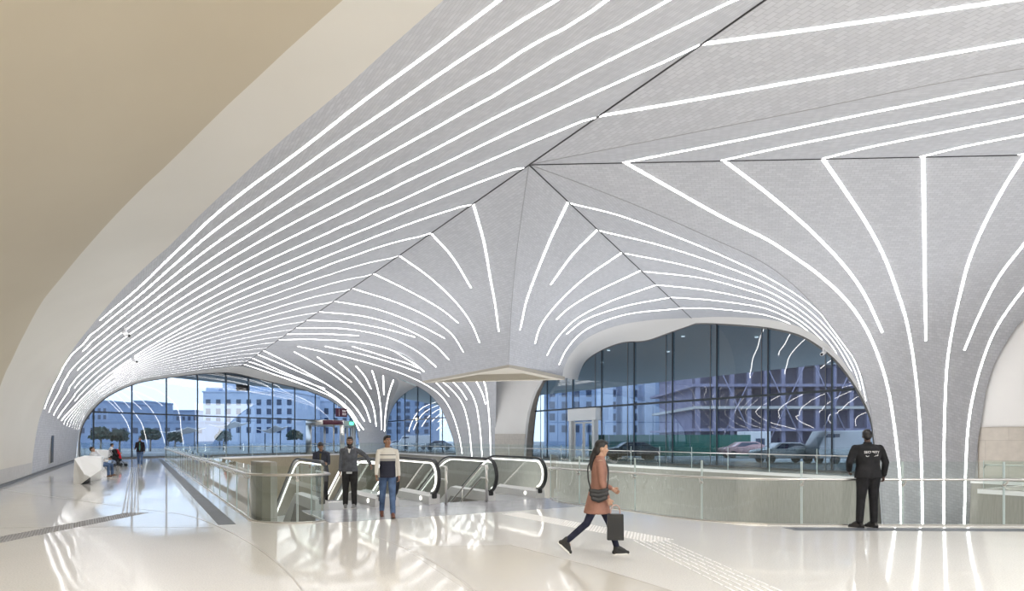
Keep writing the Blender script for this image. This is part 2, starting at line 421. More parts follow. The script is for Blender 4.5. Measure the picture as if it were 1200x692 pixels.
SUP = [at(458, 440, 64), at(467, 448, 70), at(462, 463, 76.5), at(456, 478, 82), at(452.5, 500, 84), at(453, 528, 85)]
lining(SUP, SLO)

# ------------------------------------------------------------------ light strips
STRIPS = []
def strip(fk, px, label, width=.027, pts3=None, th=.005, ext=False):
    if pts3 is None:
        c = catmull([Vector((x, y, 0)) for x, y in px], max(40, 12*len(px)))
        if ext:                                       # run on to the seam where this face ends
            d = (c[0]-c[1]).normalized(); q = c[0].copy()
            for k in range(18):
                q = q+d
                if all(hit(BV[f], q.x, q.y)[0] is None for f in (fk if isinstance(fk, tuple) else (fk,))): break
                c.insert(0, q.copy())
        P, Nn = [], []
        for q in c:
            for k in (fk if isinstance(fk, tuple) else (fk,)):
                h, nn = hit(BV[k], q.x, q.y)
                if h is not None: break
            if h is None: continue
            if nn.dot(CAMP-h) < 0: nn = -nn
            P.append(h); Nn.append(nn)
    else: P, Nn = pts3
    if len(P) < 2: print('STRIP MISS', label); return
    # drop jumps
    bm = bmesh.new()
    ribbon(bm, [p+n*th for p, n in zip(P, Nn)], width, th, up_fn=lambda i: Nn[i])
    bmesh.ops.recalc_face_normals(bm, faces=bm.faces)
    o = obj('light_strip', bm, M['led'])
    tag(o, label, 'light', 'white light strips in the vaults'); STRIPS.append(o)
    return o
VLS = [
 [(735, -105), (660, -53), (582, 0), (510, 55), (430, 112), (357.5, 169), (285, 222), (250, 250), (218, 282), (200, 297.5), (185, 312), (150, 346), (111, 378)],
 [(730, -62), (644, 0), (600, 30), (525, 80), (450, 132.5), (375, 184), (290, 242.5), (241, 280), (205, 309), (170, 340), (138, 364), (121, 380), (100, 400), (85, 415), (74, 430), (66, 446), (60, 459), (53, 476)],
 [(830, -78), (705, 0), (600, 65.5), (550, 95), (475, 142), (450, 160), (362, 212), (300, 255), (261, 280), (212, 317.5), (178, 349), (150, 371), (125, 390), (107, 404), (94.5, 414)],
 [(1033, -125), (900, -62), (779, 0), (600, 97), (450, 185), (362, 232), (285, 280), (240, 308), (200, 339), (170, 362), (142, 383), (120, 400), (100, 418), (84, 434), (73, 451), (65, 467), (58, 481)],
 [(1033, -95), (854, 0), (600, 127), (450, 206), (375, 242.5), (311, 280), (260, 309), (212, 340), (170, 368), (137, 393), (112, 412), (89, 432)],
 [(827, 51), (600, 153), (450, 225), (375, 260), (339, 280), (285, 306), (235, 336), (190, 363), (150, 391), (125, 411), (104, 430), (88, 449), (75, 467), (64, 484)],
 [(706, 135), (642, 160), (562, 195), (475, 235), (350, 289), (285, 319), (225, 352), (175, 384), (140, 408), (110, 430), (85, 450)],
 [(620, 192.5), (562, 212), (475, 247), (350, 301), (290, 326), (225, 360), (175, 391), (140, 415), (115, 436), (95, 456), (80, 472), (68, 488)],
 [(554, 239), (500, 254), (425, 281), (350, 313), (285, 340), (225, 370), (180, 397), (140, 423), (115, 443), (88, 468)],
 [(504, 273), (450, 288), (350, 324), (285, 349), (225, 378), (180, 403), (145, 426), (115, 448), (95, 468), (72, 492)],
]
# the rest sweep on towards the far arch, each between the tenth strip and the arch
def uv_curve(px):
    out = []
    for q in catmull([Vector((x, y, 0)) for x, y in px], 60):
        h, nn = hit(BV['VL'], q.x, q.y)
        if h is not None: u, v = to_uv(h); out.append((h.z+v, u, v))
    out.sort(); return out
VLC = [uv_curve(px) for px in VLS]
def u_of(c, s):
    if s <= c[0][0]: return c[0][1]
    for (a, ua, _), (b, ub, _) in zip(c, c[1:]):
        if a <= s <= b: return ua+(ub-ua)*(s-a)/max(b-a, 1e-6)
    return c[-1][1]
profS = [(v+z, v, z) for v, z in prof]
def prof_at(s):
    for (a, va, za), (b, vb, zb) in zip(profS, profS[1:]):
        if a <= s <= b:
            t = (s-a)/max(b-a, 1e-6); return va+(vb-va)*t, za+(zb-za)*t
    return profS[-1][1:]
NREST = 14; SMAX = profS[-1][0]-.02
def fit_u(s):
    """smooth spacing of the ten traced strips at one height of the vault: quadratic in the strip number"""
    pts = [(i, u_of(c, s)) for i, c in enumerate(VLC) if c[0][0]-.6 <= s <= c[-1][0]+.6]
    S0 = S1 = S2 = S3 = S4 = T0 = T1 = T2 = 0.0
    for x, y in pts:
        S0 += 1; S1 += x; S2 += x*x; S3 += x**3; S4 += x**4; T0 += y; T1 += x*y; T2 += x*x*y
    m = Matrix(((S0, S1, S2), (S1, S2, S3), (S2, S3, S4)))
    if len(pts) < 4 or abs(m.determinant()) < 1e-6: return None
    return m.inverted() @ Vector((T0, T1, T2))
GRID = [-1.5+i*.25 for i in range(int((SMAX+1.5)/.25)+1)]+[SMAX]
FITS = [fit_u(s) for s in GRID]
first = next(f for f in FITS if f is not None); last = None
for i, f in enumerate(FITS):
    if f is None: FITS[i] = last if last is not None else first
    last = FITS[i]
def u_fit(i, s):
    s = max(GRID[0], min(SMAX, s)); j = min(int((s-GRID[0])/.25), len(GRID)-2); t = (s-GRID[j])/(GRID[j+1]-GRID[j])
    e = [f[0]+f[1]*i+f[2]*i*i for f in (FITS[j], FITS[j+1])]; return e[0]+(e[1]-e[0])*t
ENDS = [4.8, -.65, 3.4, -.75, 2.5, -.85, 1.5, -.95, .7, -1.05]
TOPS = [14.5, 15.2, 16, SMAX, SMAX, SMAX, SMAX, SMAX, SMAX, SMAX]
for k in range(10+NREST):
    far = k >= 10
    lo = ENDS[k] if not far else (-1.1-.02*k if k % 2 else (4.6 if k % 4 else 2.6))
    hi = TOPS[k] if not far else SMAX
    w = (k-9)/(NREST+.55) if far else 0
    P, Nn = [], []
    for j in range(61):
        s = lo+(hi-lo)*j/60
        v, z = prof_at(s)
        v2, z2 = prof_at(min(s+.05, profS[-1][0])); v1, z1 = prof_at(s-.05)
        n = N1*(-(z2-z1))+Vector((0, 0, v2-v1)); n = -n if n.dot(N1*-1+Vector((0, 0, 1))) > 0 else n
        if n.length < 1e-6: n = Vector((0, 0, -1))
        u = u_fit(min(k, 9), s); u = u*(1-w)+lip_u(v)*w if far else u
        P.append(UV(u, v, z)); Nn.append(n.normalized())
    strip(None, None, '%s white light strip from the beige band on the left vault' % ORD[k], (.011 if k < 14 else .008) if far else .028, (P, Nn), .0012 if far else .004)
def fam(fk, lst, text, width=.032, off=0):
    for i, px in enumerate(lst): strip(fk, px, text % ORD[i+off], width, ext=fk not in ('L2', 'L3'))
fam(('B2', 'B1'), [[(829, 50.5), (900, 41), (1000, 27), (1185, 0), (1300, -17)], [(709, 134.5), (800, 119), (900, 101), (1200, 47), (1330, 24)]], '%s white light strip from the top right corner of the vault')
fam(('B1', 'B2'), [[(735, 189.5), (885, 160), (1000, 136), (1200, 96), (1330, 70)], [(850, 187), (915, 172.5), (1200, 117.5), (1330, 92)], [(965, 185.5), (1017, 172.5), (1200, 136), (1330, 107)], [(1083, 182.5), (1122, 173), (1200, 157.5), (1330, 131)], [(1200, 180), (1330, 155)]], '%s light strip from the left leaving the horizontal seam upwards')
fam('R', [
 [(735, 191.5), (812, 235), (850, 256), (900, 281), (925, 297), (960, 322), (992, 352), (1015, 385), (1032, 425), (1041, 457), (1046, 485), (1054, 553), (1056.5, 614)],
 [(850, 189), (900, 227), (950, 270), (990, 312), (1012, 343), (1034, 389)],
 [(965, 187), (990, 223), (1015, 261), (1035, 298), (1050, 337), (1062, 375), (1071, 425), (1077, 485), (1080, 553), (1081, 614)],
 [(1082, 184), (1083, 260), (1084, 342), (1085, 399)],
 [(1199, 184), (1175, 222), (1150, 270), (1135, 307), (1125, 345), (1117, 380), (1110, 425), (1107, 485), (1106, 553), (1106, 614)],
 [(1320, 181), (1240, 235), (1199, 287), (1170, 325), (1147, 370), (1130, 410)],
 [(1430, 178), (1300, 245), (1235, 300), (1199, 339), (1167, 385), (1150, 427), (1140, 465), (1135, 495), (1132, 538), (1130, 614)]],
 '%s bright light strip from the left on the front of the right column', .036)
fam('RL', [
 [(668, 238), (725, 252), (800, 280), (850, 301), (900, 325), (950, 357), (982, 390), (1005, 430), (1015, 470), (1020, 492)],
 [(702, 270), (775, 287.5), (850, 312), (900, 333), (945, 361), (977, 393), (1000, 430), (1012, 468)],
 [(729, 296), (800, 310), (850, 324), (900, 341), (942, 366), (975, 397), (998, 434)],
 [(751, 317.5), (825, 326), (880, 341), (900, 348), (940, 371), (971, 400), (994, 437)],
 [(770, 333.5), (830, 340), (880, 350), (900, 355.5), (937, 375), (968, 403), (989, 435)],
 [(784, 348), (830, 351), (880, 357.5), (900, 362), (937, 380), (965, 406), (985, 433)],
 [(799, 360.5), (830, 361), (880, 366), (905, 371), (937, 385), (960, 405)]],
 '%s thin light strip from the top on the left flank of the right column', .022)
fam('PR', [
 [(665, 238), (645, 280), (624, 332), (617, 352), (609.5, 386)],
 [(698, 271), (672, 297), (645.5, 333)],
 [(726, 297.5), (680, 330), (645, 365), (632, 385), (627, 402)],
 [(746, 319), (692, 345), (665, 362), (652, 374)],
 [(766, 334.5), (710, 355), (672, 376), (650, 400), (641, 416)],
 [(781, 349), (730, 359), (685, 375), (664, 391)],
 [(795, 361.3), (730, 369), (685, 387), (664, 409), (655, 427)]],
 '%s light strip from the front on the right face of the hanging column')
fam('PL', [
 [(555, 240), (567, 283), (574, 322), (580, 355), (584.5, 388)],
 [(506, 274), (530, 301), (552, 337)],
 [(469, 300), (505, 326), (537, 357), (553, 380), (562, 401)],
 [(438, 320.5), (480, 341), (517, 362), (537, 378)],
 [(414, 338), (467, 355), (505, 373), (530, 392), (543, 412)],
 [(392, 352.5), (442, 362), (492, 381), (521, 396)],
 [(375, 365), (430, 371), (475, 385), (508, 403), (526, 421)],
 [(360, 375), (405, 377), (455, 386), (486, 394.5)],
 [(347, 384), (405, 385), (455, 395), (490, 412), (511, 429.5)],
 [(337, 391.3), (380, 391), (420.5, 393)],
 [(327, 397.8), (367, 397.3), (417, 400.5), (455, 408.5), (478, 420), (497, 435)]],
 '%s light strip from the front on the left face of the hanging column', .028)
fam('L2', [
 [(349, 405.5), (375, 411), (417, 421), (450, 430.5), (475, 439), (500, 451), (517, 463.5), (529, 482), (538, 510), (542, 533)],
 [(381, 405.5), (417, 413), (450, 422), (494, 437), (517, 446.5), (530, 457), (542, 473), (549, 498), (553, 533)],
 [(411, 405), (450, 417), (490, 431), (512, 449), (526, 464)],
 [(520, 432), (542, 446.5), (556, 468), (562, 498), (565, 533)],
 [(512, 433), (530, 446.5), (540, 457), (547, 468)],
 [(555, 430), (567, 446.5), (572, 475), (574, 500), (575, 533)],
 [(545, 425), (558, 446.5), (565, 460), (569, 473)]],
 '%s light strip from the left on the column behind the hanging one', .045)
fam('L3', [
 [(286, 426.5), (300, 431), (333, 442.5), (367, 455), (390, 465.5), (406, 479), (415, 492), (421, 504)],
 [(290, 423), (300, 426), (340, 441), (381, 455)],
 [(296, 419.3), (333, 436), (367, 450), (392, 464.5), (410, 480), (420, 495), (426, 503)],
 [(302, 415), (342, 431.5), (382, 449)],
 [(309, 410.5), (350, 431), (383, 450), (407, 467), (420, 482), (427, 493)],
 [(345, 412), (367, 424), (393, 440), (413, 457), (427, 475), (434, 494)],
 [(372, 418), (393, 433), (412, 447.5)],
 [(396, 423), (413, 438), (428, 457), (437, 475), (441, 499)],
 [(417, 428.5), (427, 440), (435, 455.5)],
 [(436, 434), (442, 453), (446, 477), (447, 503)],
 [(449, 440), (450, 462)],
 [(461, 445), (456, 460), (452, 482), (450.5, 505)]],
 '%s light strip from the left on the far column beside the revolving door', .045)
# ================================================================== FLOOR, VOID, WALLS
FACW = 29.75
tg = (FACW-to_uv(GLO)[1])/to_uv(D3)[1]
CORN = GLO+D3*tg                                     # where the left glass line meets the right facade line
OUTER = [UV(-30, -4.05), Vector((GLO.x, GLO.y, 0)), CORN, UV(-34, FACW)]
LB0 = on_floor(292, 607); v0 = to_uv(LB0)[1]
RIGHT_PX = [(655, 588), (675, 590.8), (697, 593.5), (732, 597.5), (757, 601.5), (780, 605), (808, 608.3), (836, 611), (868, 613.2), (900, 614.6), (960, 615.3), (1045, 615.6), (1200, 616)]
RB = [on_floor(x, y) for x, y in RIGHT_PX]+[Vector((16, 12.15, 0)), Vector((20.7, 12.15, 0))]
VE = 26.9
LBF = UV(60, v0)
tfar = (VE-v0)/to_uv(D3)[1]
FARC = LBF+D3*tfar
LCORN = [on_floor(x, y) for x, y in ((292, 607), (293.5, 609), (299, 611), (312, 612.4), (335, 613), (358, 612.7), (374, 611.7), (380, 610.6))]
V_ES = to_uv(LCORN[-1])[1]
HOLE = LCORN+[UV(15.0, V_ES), UV(15.0, 10.0)]+RB+[UV(10.6, 24.0), UV(10.6, 29.3), UV(15.7, 29.3), UV(15.7, VE)]+[FARC, LBF]
HOLE = [Vector((p.x, p.y, 0)) for p in HOLE]
def poly_slab(name, outer, hole, z1, z0, m):
    bm = bmesh.new(); allp = list(outer)+list(hole or [])
    tri = tessellate_polygon([[Vector((p.x, p.y, 0)) for p in outer]]+([[Vector((p.x, p.y, 0)) for p in hole]] if hole else []))
    for z, flip in ((z1, 0), (z0, 1)):
        V = [bm.verts.new((p.x, p.y, z)) for p in allp]
        for t in tri:
            f = bm.faces.new([V[i] for i in t]); f.normal_update()
            if (f.normal.z < 0) != bool(flip): f.normal_flip()
    return obj(name, bm, m)
def floor_mat():
    m = mat('terrazzo', (.70, .665, .61), .06, spec=.16, coat=.0); n, l, b = nodes(m)
    tc = n.new('ShaderNodeTexCoord'); nz = n.new('ShaderNodeTexNoise'); n2 = n.new('ShaderNodeTexNoise'); cr = n.new('ShaderNodeValToRGB'); mx = n.new('ShaderNodeMix'); mx.data_type = 'RGBA'; mx.blend_type = 'MULTIPLY'
    nz.inputs['Scale'].default_value = .12; nz.inputs['Detail'].default_value = 2; n2.inputs['Scale'].default_value = 55; n2.inputs['Detail'].default_value = 2
    l.new(tc.outputs['Object'], nz.inputs['Vector']); l.new(tc.outputs['Object'], n2.inputs['Vector'])
    cr.color_ramp.elements[0].color = (.79, .755, .70, 1); cr.color_ramp.elements[1].color = (.86, .835, .79, 1); cr.color_ramp.elements[0].position = .35; cr.color_ramp.elements[1].position = .65
    l.new(nz.outputs['Fac'], cr.inputs['Fac']); c2 = n.new('ShaderNodeValToRGB'); c2.color_ramp.elements[0].color = (.86, .86, .86, 1); c2.color_ramp.elements[1].color = (1, 1, 1, 1)
    c2.color_ramp.elements[0].position = .35; c2.color_ramp.elements[1].position = .6
    l.new(n2.outputs['Fac'], c2.inputs['Fac']); mx.inputs['Factor'].default_value = 1.0
    l.new(cr.outputs['Color'], mx.inputs['A']); l.new(c2.outputs['Color'], mx.inputs['B']); l.new(mx.outputs['Result'], b.inputs['Base Color'])
    bp = n.new('ShaderNodeBump'); bp.inputs['Strength'].default_value = .035; bp.inputs['Distance'].default_value = .05
    n3 = n.new('ShaderNodeTexNoise'); n3.inputs['Scale'].default_value = 1.3; l.new(tc.outputs['Object'], n3.inputs['Vector'])
    l.new(n3.outputs['Fac'], bp.inputs['Height']); l.new(bp.outputs['Normal'], b.inputs['Normal']); l.new(bp.outputs['Normal'], b.inputs['Coat Normal'])
    return m
M['floor'] = floor_mat()
M['slate'] = stone_mat('slate_inlay', (.15, .16, .185), (.125, .135, .155), (.10, .105, .115), .9, .45, .55, 'Object')
M['landing'] = stone_mat('grey_landing_stone', (.46, .455, .49), (.43, .425, .46), (.35, .345, .37), 1.2, 1.2, .2, 'Object')
M['joint'] = mat('floor_joint', (.50, .46, .41), .3)
M['stud'] = mat('steel_stud', (.30, .30, .31), .3, .8)
M['palestud'] = mat('pale_stud', (.86, .84, .81), .3)
M['concrete'] = mat('concrete', (.45, .44, .42), .7)
struct(poly_slab('floor', OUTER, HOLE, 0.0, -.35, M['floor']), 'polished cream terrazzo floor')
struct(poly_slab('floor', HOLE, None, -6.0, -6.2, M['wallwhite']), 'lower floor of the escalator void')
# lining of the void
hp = HOLE+[HOLE[0]]
rows = [[Vector((p.x, p.y, z)) for p in hp] for z in (-.001, -6.0)]
i_stair = [i for i, p in enumerate(HOLE) if abs(to_uv(p)[0]-15) < .01]
M['farstone'] = stone_mat('warm_far_stone', (.47, .40, .28), (.44, .37, .26), (.33, .28, .2), 2.4, 3.2, .5, 'UV', 1)
def void_wall(i0, i1, label, m=None):
    pts = [hp[i] for i in range(i0, i1+1)]
    r = [[Vector((p.x, p.y, z)) for p in pts] for z in (-.14, -6.0)]
    struct(grid_mesh('wall_void', r, m or M['voidstone'], smooth=False), label)
    bm = bmesh.new()
    ribbon(bm, [Vector((p.x, p.y, -.14)) for p in pts], .05, .143)
    struct(obj('trim_4', bm, M['wallwhite']))
nH = len(HOLE)
void_wall(nH-3, nH-2, 'ribbed brown stone wall across the void below the right facade')
void_wall(nH-2, nH-1, 'warm brown stone wall at the far end of the void', M['farstone'])
void_wall(nH-1, nH, 'stone wall of the void under the left balustrade')
void_wall(0, 7, 'curved stone wall of the void')
void_wall(nH-7, nH-6, 'ribbed brown stone wall under the right end of the far walkway')
void_wall(nH-6, nH-3, 'stone wall of the void behind the right column')
void_wall(len(LCORN)+1, nH-7, 'stone wall of the void under the near balustrade')
# left wall stone cladding, skirting, slot
def wall_strip(u0, u1, z0, z1, v, m, name, th=.04):
    bm = bmesh.new(); uvl = bm.loops.layers.uv.new('UVMap')
    P = [UV(u0, v, z0), UV(u1, v, z0), UV(u1, v, z1), UV(u0, v, z1)]; Q2 = [p+N1*th for p in P]
    a = [bm.verts.new(p) for p in P]; b = [bm.verts.new(p) for p in Q2]
    fs = [bm.faces.new(b)]+[bm.faces.new([a[k], a[(k+1) % 4], b[(k+1) % 4], b[k]]) for k in range(4)]
    for f in fs:
        for lp in f.loops:
            u, vv = to_uv(lp.vert.co); lp[uvl].uv = (u, lp.vert.co.z)
    bmesh.ops.recalc_face_normals(bm, faces=bm.faces)
    return struct(obj(name, bm, m))
ub = t_e(0.0, -4.05)
M['wallstone'] = stone_mat('left_wall_stone', (.66, .63, .60), (.62, .59, .56), (.48, .45, .43), 2.6, .9, .4)
wall_strip(-26, ub-.3, 0, 2.06, -4.06, M['wallstone'], 'wall_left', .05)['label'] = 'pale stone cladding at the foot of the left wall'
wall_strip(-26, lip_u(-4.0), 0, .10, -4.02, M['frame'], 'baseboard_left', .06)
ns = empty('wall_slot', (0, 0, 0)); tag(ns, 'dark upright slot in the white tiles at the foot of the left vault', 'niche')
p0 = on_v(61, 523, -3.93); u0 = to_uv(p0)[0]
def slot_piece(name, du0, du1, z0, z1, v, m):
    bm = bmesh.new(); vv = []
    for (u, z) in ((u0+du0, z0), (u0+du1, z0), (u0+du1+.35, z1), (u0+du0+.35, z1)): vv += [bm.verts.new(UV(u, v, z)), bm.verts.new(UV(u, v+.05, z))]
    for k in range(4): bm.faces.new([vv[2*k], vv[(2*k+2) % 8], vv[(2*k+3) % 8], vv[2*k+1]])
    bm.faces.new(vv[1::2]); bm.faces.new(vv[0::2][::-1]); bmesh.ops.recalc_face_normals(bm, faces=bm.faces)
    return obj(name, bm, m, ns)
slot_piece('frame', -.75, .75, .34, 2.08, -3.99, M['steel']); slot_piece('dark_panel', -.6, .6, .38, 2.04, -3.97, M['black'])

# plain wall between the middle arches and to the right of the right column
def facade_wall(px_list, v, th, m, name, label, zcap=None):
    bm = bmesh.new(); uvl = bm.loops.layers.uv.new('UVMap')
    P = [on_v(x, y, v) if not isinstance(x, tuple) else None for x, y in px_list]
    for p in P: p.z = max(p.z, 0) if p.z > -1 else p.z
    Q2 = [p+N1*th for p in P]; n = len(P)
    a = [bm.verts.new(p) for p in P]; b = [bm.verts.new(p) for p in Q2]
    for tri in tessellate_polygon([[Vector((*[to_uv(p)[0], p.z], 0)) for p in P]]):
        bm.faces.new([a[i] for i in tri]); bm.faces.new([b[i] for i in tri][::-1])
    for k in range(n): bm.faces.new([a[k], a[(k+1) % n], b[(k+1) % n], b[k]])
    for f in bm.faces:
        for lp in f.loops: lp[uvl].uv = (to_uv(lp.vert.co)[0], lp.vert.co.z)
    bmesh.ops.recalc_face_normals(bm, faces=bm.faces)
    return struct(obj(name, bm, m), label)
JAMB = [(637.5, 430), (632.5, 447), (626, 459), (622, 470), (618.5, 483), (616.3, 497), (614.6, 515), (613.5, 537)]
facade_wall([(580, 425)]+[(660, 425), (646, 425)]+JAMB+[(580, 538)], FACV, .25, M['wallwhite'], 'wall_right', 'white plaster wall between the middle column and the large arch')
facade_wall([(580, 508)]+[(615.6, 508), (614.6, 515), (613.5, 536)]+[(580, 538)], FACV-.04, .04, M['stone'], 'wall_right', 'stone wainscot beside the middle column')
M['jamb'] = noisy(mat('brown_stone_jamb', rough=.5), (.24, .20, .17), (.30, .26, .22), 2)
JO = [(643, 430), (638, 448), (633.5, 459), (630, 470), (628, 483), (626.5, 497), (625, 515), (624, 537)]
a = catmull([on_v(x, y, FACV) for x, y in JAMB], 30); b = catmull([on_v(x, y, GLV) for x, y in JO], 30)
struct(grid_mesh('trim_5', [[p.lerp(q, j/3) for j in range(4)] for p, q in zip(a, b)], M['jamb']), 'brown stone jamb at the left of the large arch')
rw = [UV(13.4, WALLV+.1, 0), UV(-34, WALLV+.1, 0), UV(-34, WALLV+.1, 9.4), UV(13.4, WALLV+.1, 9.4)]
bm = bmesh.new(); uvl = bm.loops.layers.uv.new('UVMap'); f = bm.faces.new([bm.verts.new(p) for p in rw])
g = bmesh.ops.extrude_face_region(bm, geom=[f]); 
for v in [x for x in g['geom'] if isinstance(x, bmesh.types.BMVert)]: v.co += N1*.3
for f in bm.faces:
    for lp in f.loops: lp[uvl].uv = (to_uv(lp.vert.co)[0], lp.vert.co.z)
bmesh.ops.recalc_face_normals(bm, faces=bm.faces)
struct(obj('wall_right', bm, M['wallwhite']), 'white plaster wall to the right of the right column')
zw = EYE+(514-500)/F*on_v(1170, 500, WALLV).y
wall_strip(-34, to_uv(RR[-2])[0]-.2, 0, zw, WALLV+.03, M['stone'], 'wall_right', .06)['label'] = 'beige stone wainscot at the right edge'

# floor inlays
def inlay(name, px, m, z=.003):
    bm = bmesh.new(); P = [on_floor(x, y) if not isinstance(x, Vector) else x for x, y in px]
    prism(bm, [(p.x, p.y) for p in P], 0.0, z); return struct(obj(name, bm, m))
inlay('trim_6', [(256, 614.5), (276.3, 613.6), (189.6, 537.2), (184.6, 537.2)], M['slate'])['label'] = 'dark grey slate band running along the left corridor'
inlay('trim_6', [(917, 617.6), (1260, 619.4), (1260, 622.6), (932, 621.2)], M['slate'])['label'] = 'dark grey slate band along the right balustrade'
bm = bmesh.new(); prism(bm, [tuple(p[:2]) for p in (UV(12.75, V_ES+.05), UV(12.75, 10.3), UV(13.7, 9.6), UV(15.3, 9.9), UV(15.3, V_ES+.02))], 0, .003)
struct(obj('trim_6', bm, M['landing']), 'grey stone landing in front of the escalators')
def joint(px, w=.008, z=.002):
    bm = bmesh.new(); ribbon(bm, [Vector((p.x, p.y, 0)) for p in catmull([on_floor(x, y) for x, y in px], 30)], w, z); struct(obj('trim_7', bm, M['joint']))
joint([(0, 573), (85, 585), (165, 596), (217, 603), (255, 616), (292, 635), (320, 655), (340, 673), (355, 692)], .012)
joint([(395, 612), (470, 640), (520, 665), (560, 695)])
joint([(600, 638), (690, 662), (790, 692)], .012)
joint([(0, 618), (130, 617), (250, 618)], .006)
inlay('trim_7', [(600, 638), (690, 662), (790, 692), (560, 700), (470, 640)], mat('tan_terrazzo', (.70, .655, .58), .12, coat=.2), .0012)
# tactile studs
def studs(name, rows_, m, label):
    bm = bmesh.new()
    for c, d, L, W in rows_:
        s = Vector((d.y, -d.x, 0)); q = [c+d*L+s*W, c+d*L-s*W, c-d*L-s*W, c-d*L+s*W]
        lo = [bm.verts.new((p.x, p.y, 0)) for p in q]; c2 = [bm.verts.new((c.x+(p.x-c.x)*.75, c.y+(p.y-c.y)*.75, .006)) for p in q]
        bm.faces.new(c2)
        for k in range(4): bm.faces.new([lo[k], lo[(k+1) % 4], c2[(k+1) % 4], c2[k]])
    bmesh.ops.recalc_face_normals(bm, faces=bm.faces)
    o = obj(name, bm, m); o['kind'] = 'structure'; o['label'] = label
R = []
a, b = on_floor(-40, 640), on_floor(163, 600); d = (b-a); L = d.length; d.normalize(); s = Vector((d.y, -d.x, 0))
for i in range(int(L/.075)):
    for j in range(-3, 4): R.append((a+d*(.075*i+(.037 if j % 2 else 0))+s*.075*j, d, .022, .022))
for x in (144, 148.5, 153, 157.8, 162):
    p0_ = on_floor(x, 600); p1_ = p0_+D1*((on_floor(160.1, 547).y-p0_.y)/.864); n_ = int((p1_-p0_).length/.3)
    for i in range(n_): R.append((p0_+D1*.3*i, D1, .12, .02))
studs('tactile_paving', R, M['stud'], 'grey tactile studs and guide lines on the left of the floor')
R = []
p0_ = on_floor(712, 633); dd = (on_floor(885, 690)-on_floor(765, 634)).normalized(); ss = Vector((dd.y, -dd.x, 0))
for j in range(6):
    st = on_floor(745+j*7.5, 634)
    for i in range(14): R.append((st+dd*.3*i, dd, .135, .014))
a, b = on_floor(600, 601), on_floor(780, 634); d = (b-a); L = d.length; d.normalize(); s = Vector((d.y, -d.x, 0))
for i in range(int(L/.08)):
    for j in range(-3, 4): R.append((a+d*.08*i+s*.08*j, d, .02, .02))
studs('tactile_paving', R, M['palestud'], 'pale tactile studs and guide lines behind the walking woman')

# ================================================================== GLAZED ARCHES
def plane_poly(name, P, m, parent):
    bm = bmesh.new(); o_ = P[0]; h = (P[len(P)//2]-o_); h.z = 0
    ax = Vector((P[-1].x-P[0].x, P[-1].y-P[0].y, 0)); ax = ax.normalized() if ax.length > .5 else h.normalized()
    V = [bm.verts.new(p) for p in P]
    for t in tessellate_polygon([[Vector(((p-o_).dot(ax), p.z, 0)) for p in P]]): bm.faces.new([V[i] for i in t])
    bmesh.ops.recalc_face_normals(bm, faces=bm.faces)
    return obj(name, bm, m, parent)
def window(name, label, top_px, fn, mull, tz, fin=None, post=.045, depth=.16):
    """top_px: curve of the opening in order, fn: pixel -> glazing plane"""
    w = empty(name); struct(w, label)
    T = catmull([fn(x, y) for x, y in top_px], 80)
    B0, B1_ = T[0].copy(), T[-1].copy(); B0.z = B1_.z = 0.02
    pts = [B0]+T+[B1_]
    plane_poly('glass', pts, M['facade_glass'], w)
    ax = (B1_-B0).normalized(); nn = Vector((ax.y, -ax.x, 0))
    if nn.dot(CAMP-B0) < 0: nn = -nn
    def ztop(p):
        s = (p-B0).dot(ax)
        z = 0
        for a, b in zip(T, T[1:]):
            sa, sb = (a-B0).dot(ax), (b-B0).dot(ax)
            if min(sa, sb)-1e-4 <= s <= max(sa, sb)+1e-4: z = max(z, a.z if abs(sb-sa) < 1e-5 else a.z+(b.z-a.z)*(s-sa)/(sb-sa))
        return z
    for x in mull:
        p = fn(x, 514); p.z = 0; z = ztop(p)
        if z < .5: continue
        bm = bmesh.new(); M4 = Matrix.Translation(p) @ Matrix(((ax.x, nn.x, 0, 0), (ax.y, nn.y, 0, 0), (0, 0, 1, 0), (0, 0, 0, 1)))
        box(bm, (-post, .02, 0), (post, depth, z), M4); obj('mullion', bm, M['darksteel'], w)
        if fin:
            q = fn(x-fin, 514); q.z = 0; z2 = ztop(q)
            if z2 > .6:
                bm = bmesh.new(); M5 = Matrix.Translation(q) @ M4.to_3x3().to_4x4(); box(bm, (-.012, .02, 0), (.012, depth*.7, z2-.05), M5); obj('glazing_bar', bm, M['frame'], w)
    # transom between the two sides of the opening
    xs = [s for s in [i/400*(B1_-B0).length for i in range(401)] if ztop(B0+ax*s) > tz+.02]
    if xs:
        bm = bmesh.new(); M4 = Matrix.Translation(B0) @ Matrix(((ax.x, nn.x, 0, 0), (ax.y, nn.y, 0, 0), (0, 0, 1, 0), (0, 0, 0, 1)))
        box(bm, (xs[0], .03, tz-.06), (xs[-1], .15, tz+.06), M4); obj('transom', bm, M['darksteel'], w)
    bm = bmesh.new(); tube(bm, [p+nn*.03 for p in T], .07, 6); obj('frame', bm, M['frame'], w)
    bm = bmesh.new(); box(bm, (0, .02, 0), ((B1_-B0).length, .14, .1), Matrix.Translation(Vector((B0.x, B0.y, 0))) @ Matrix(((ax.x, nn.x, 0, 0), (ax.y, nn.y, 0, 0), (0, 0, 1, 0), (0, 0, 0, 1)))); obj('base_rail', bm, M['frame'], w)
    return w, B0, ax, nn
W1 = window('window_1', 'left glazed arch at the end of the corridor', LLO_PX[:-1], on_lglass, [109, 154, 194.5, 231, 264.5, 291, 319, 345, 369, 391, 410], 3.85, None, .05, .1)
for x in (105, 149, 190, 227, 260, 295, 322.5):
    pass
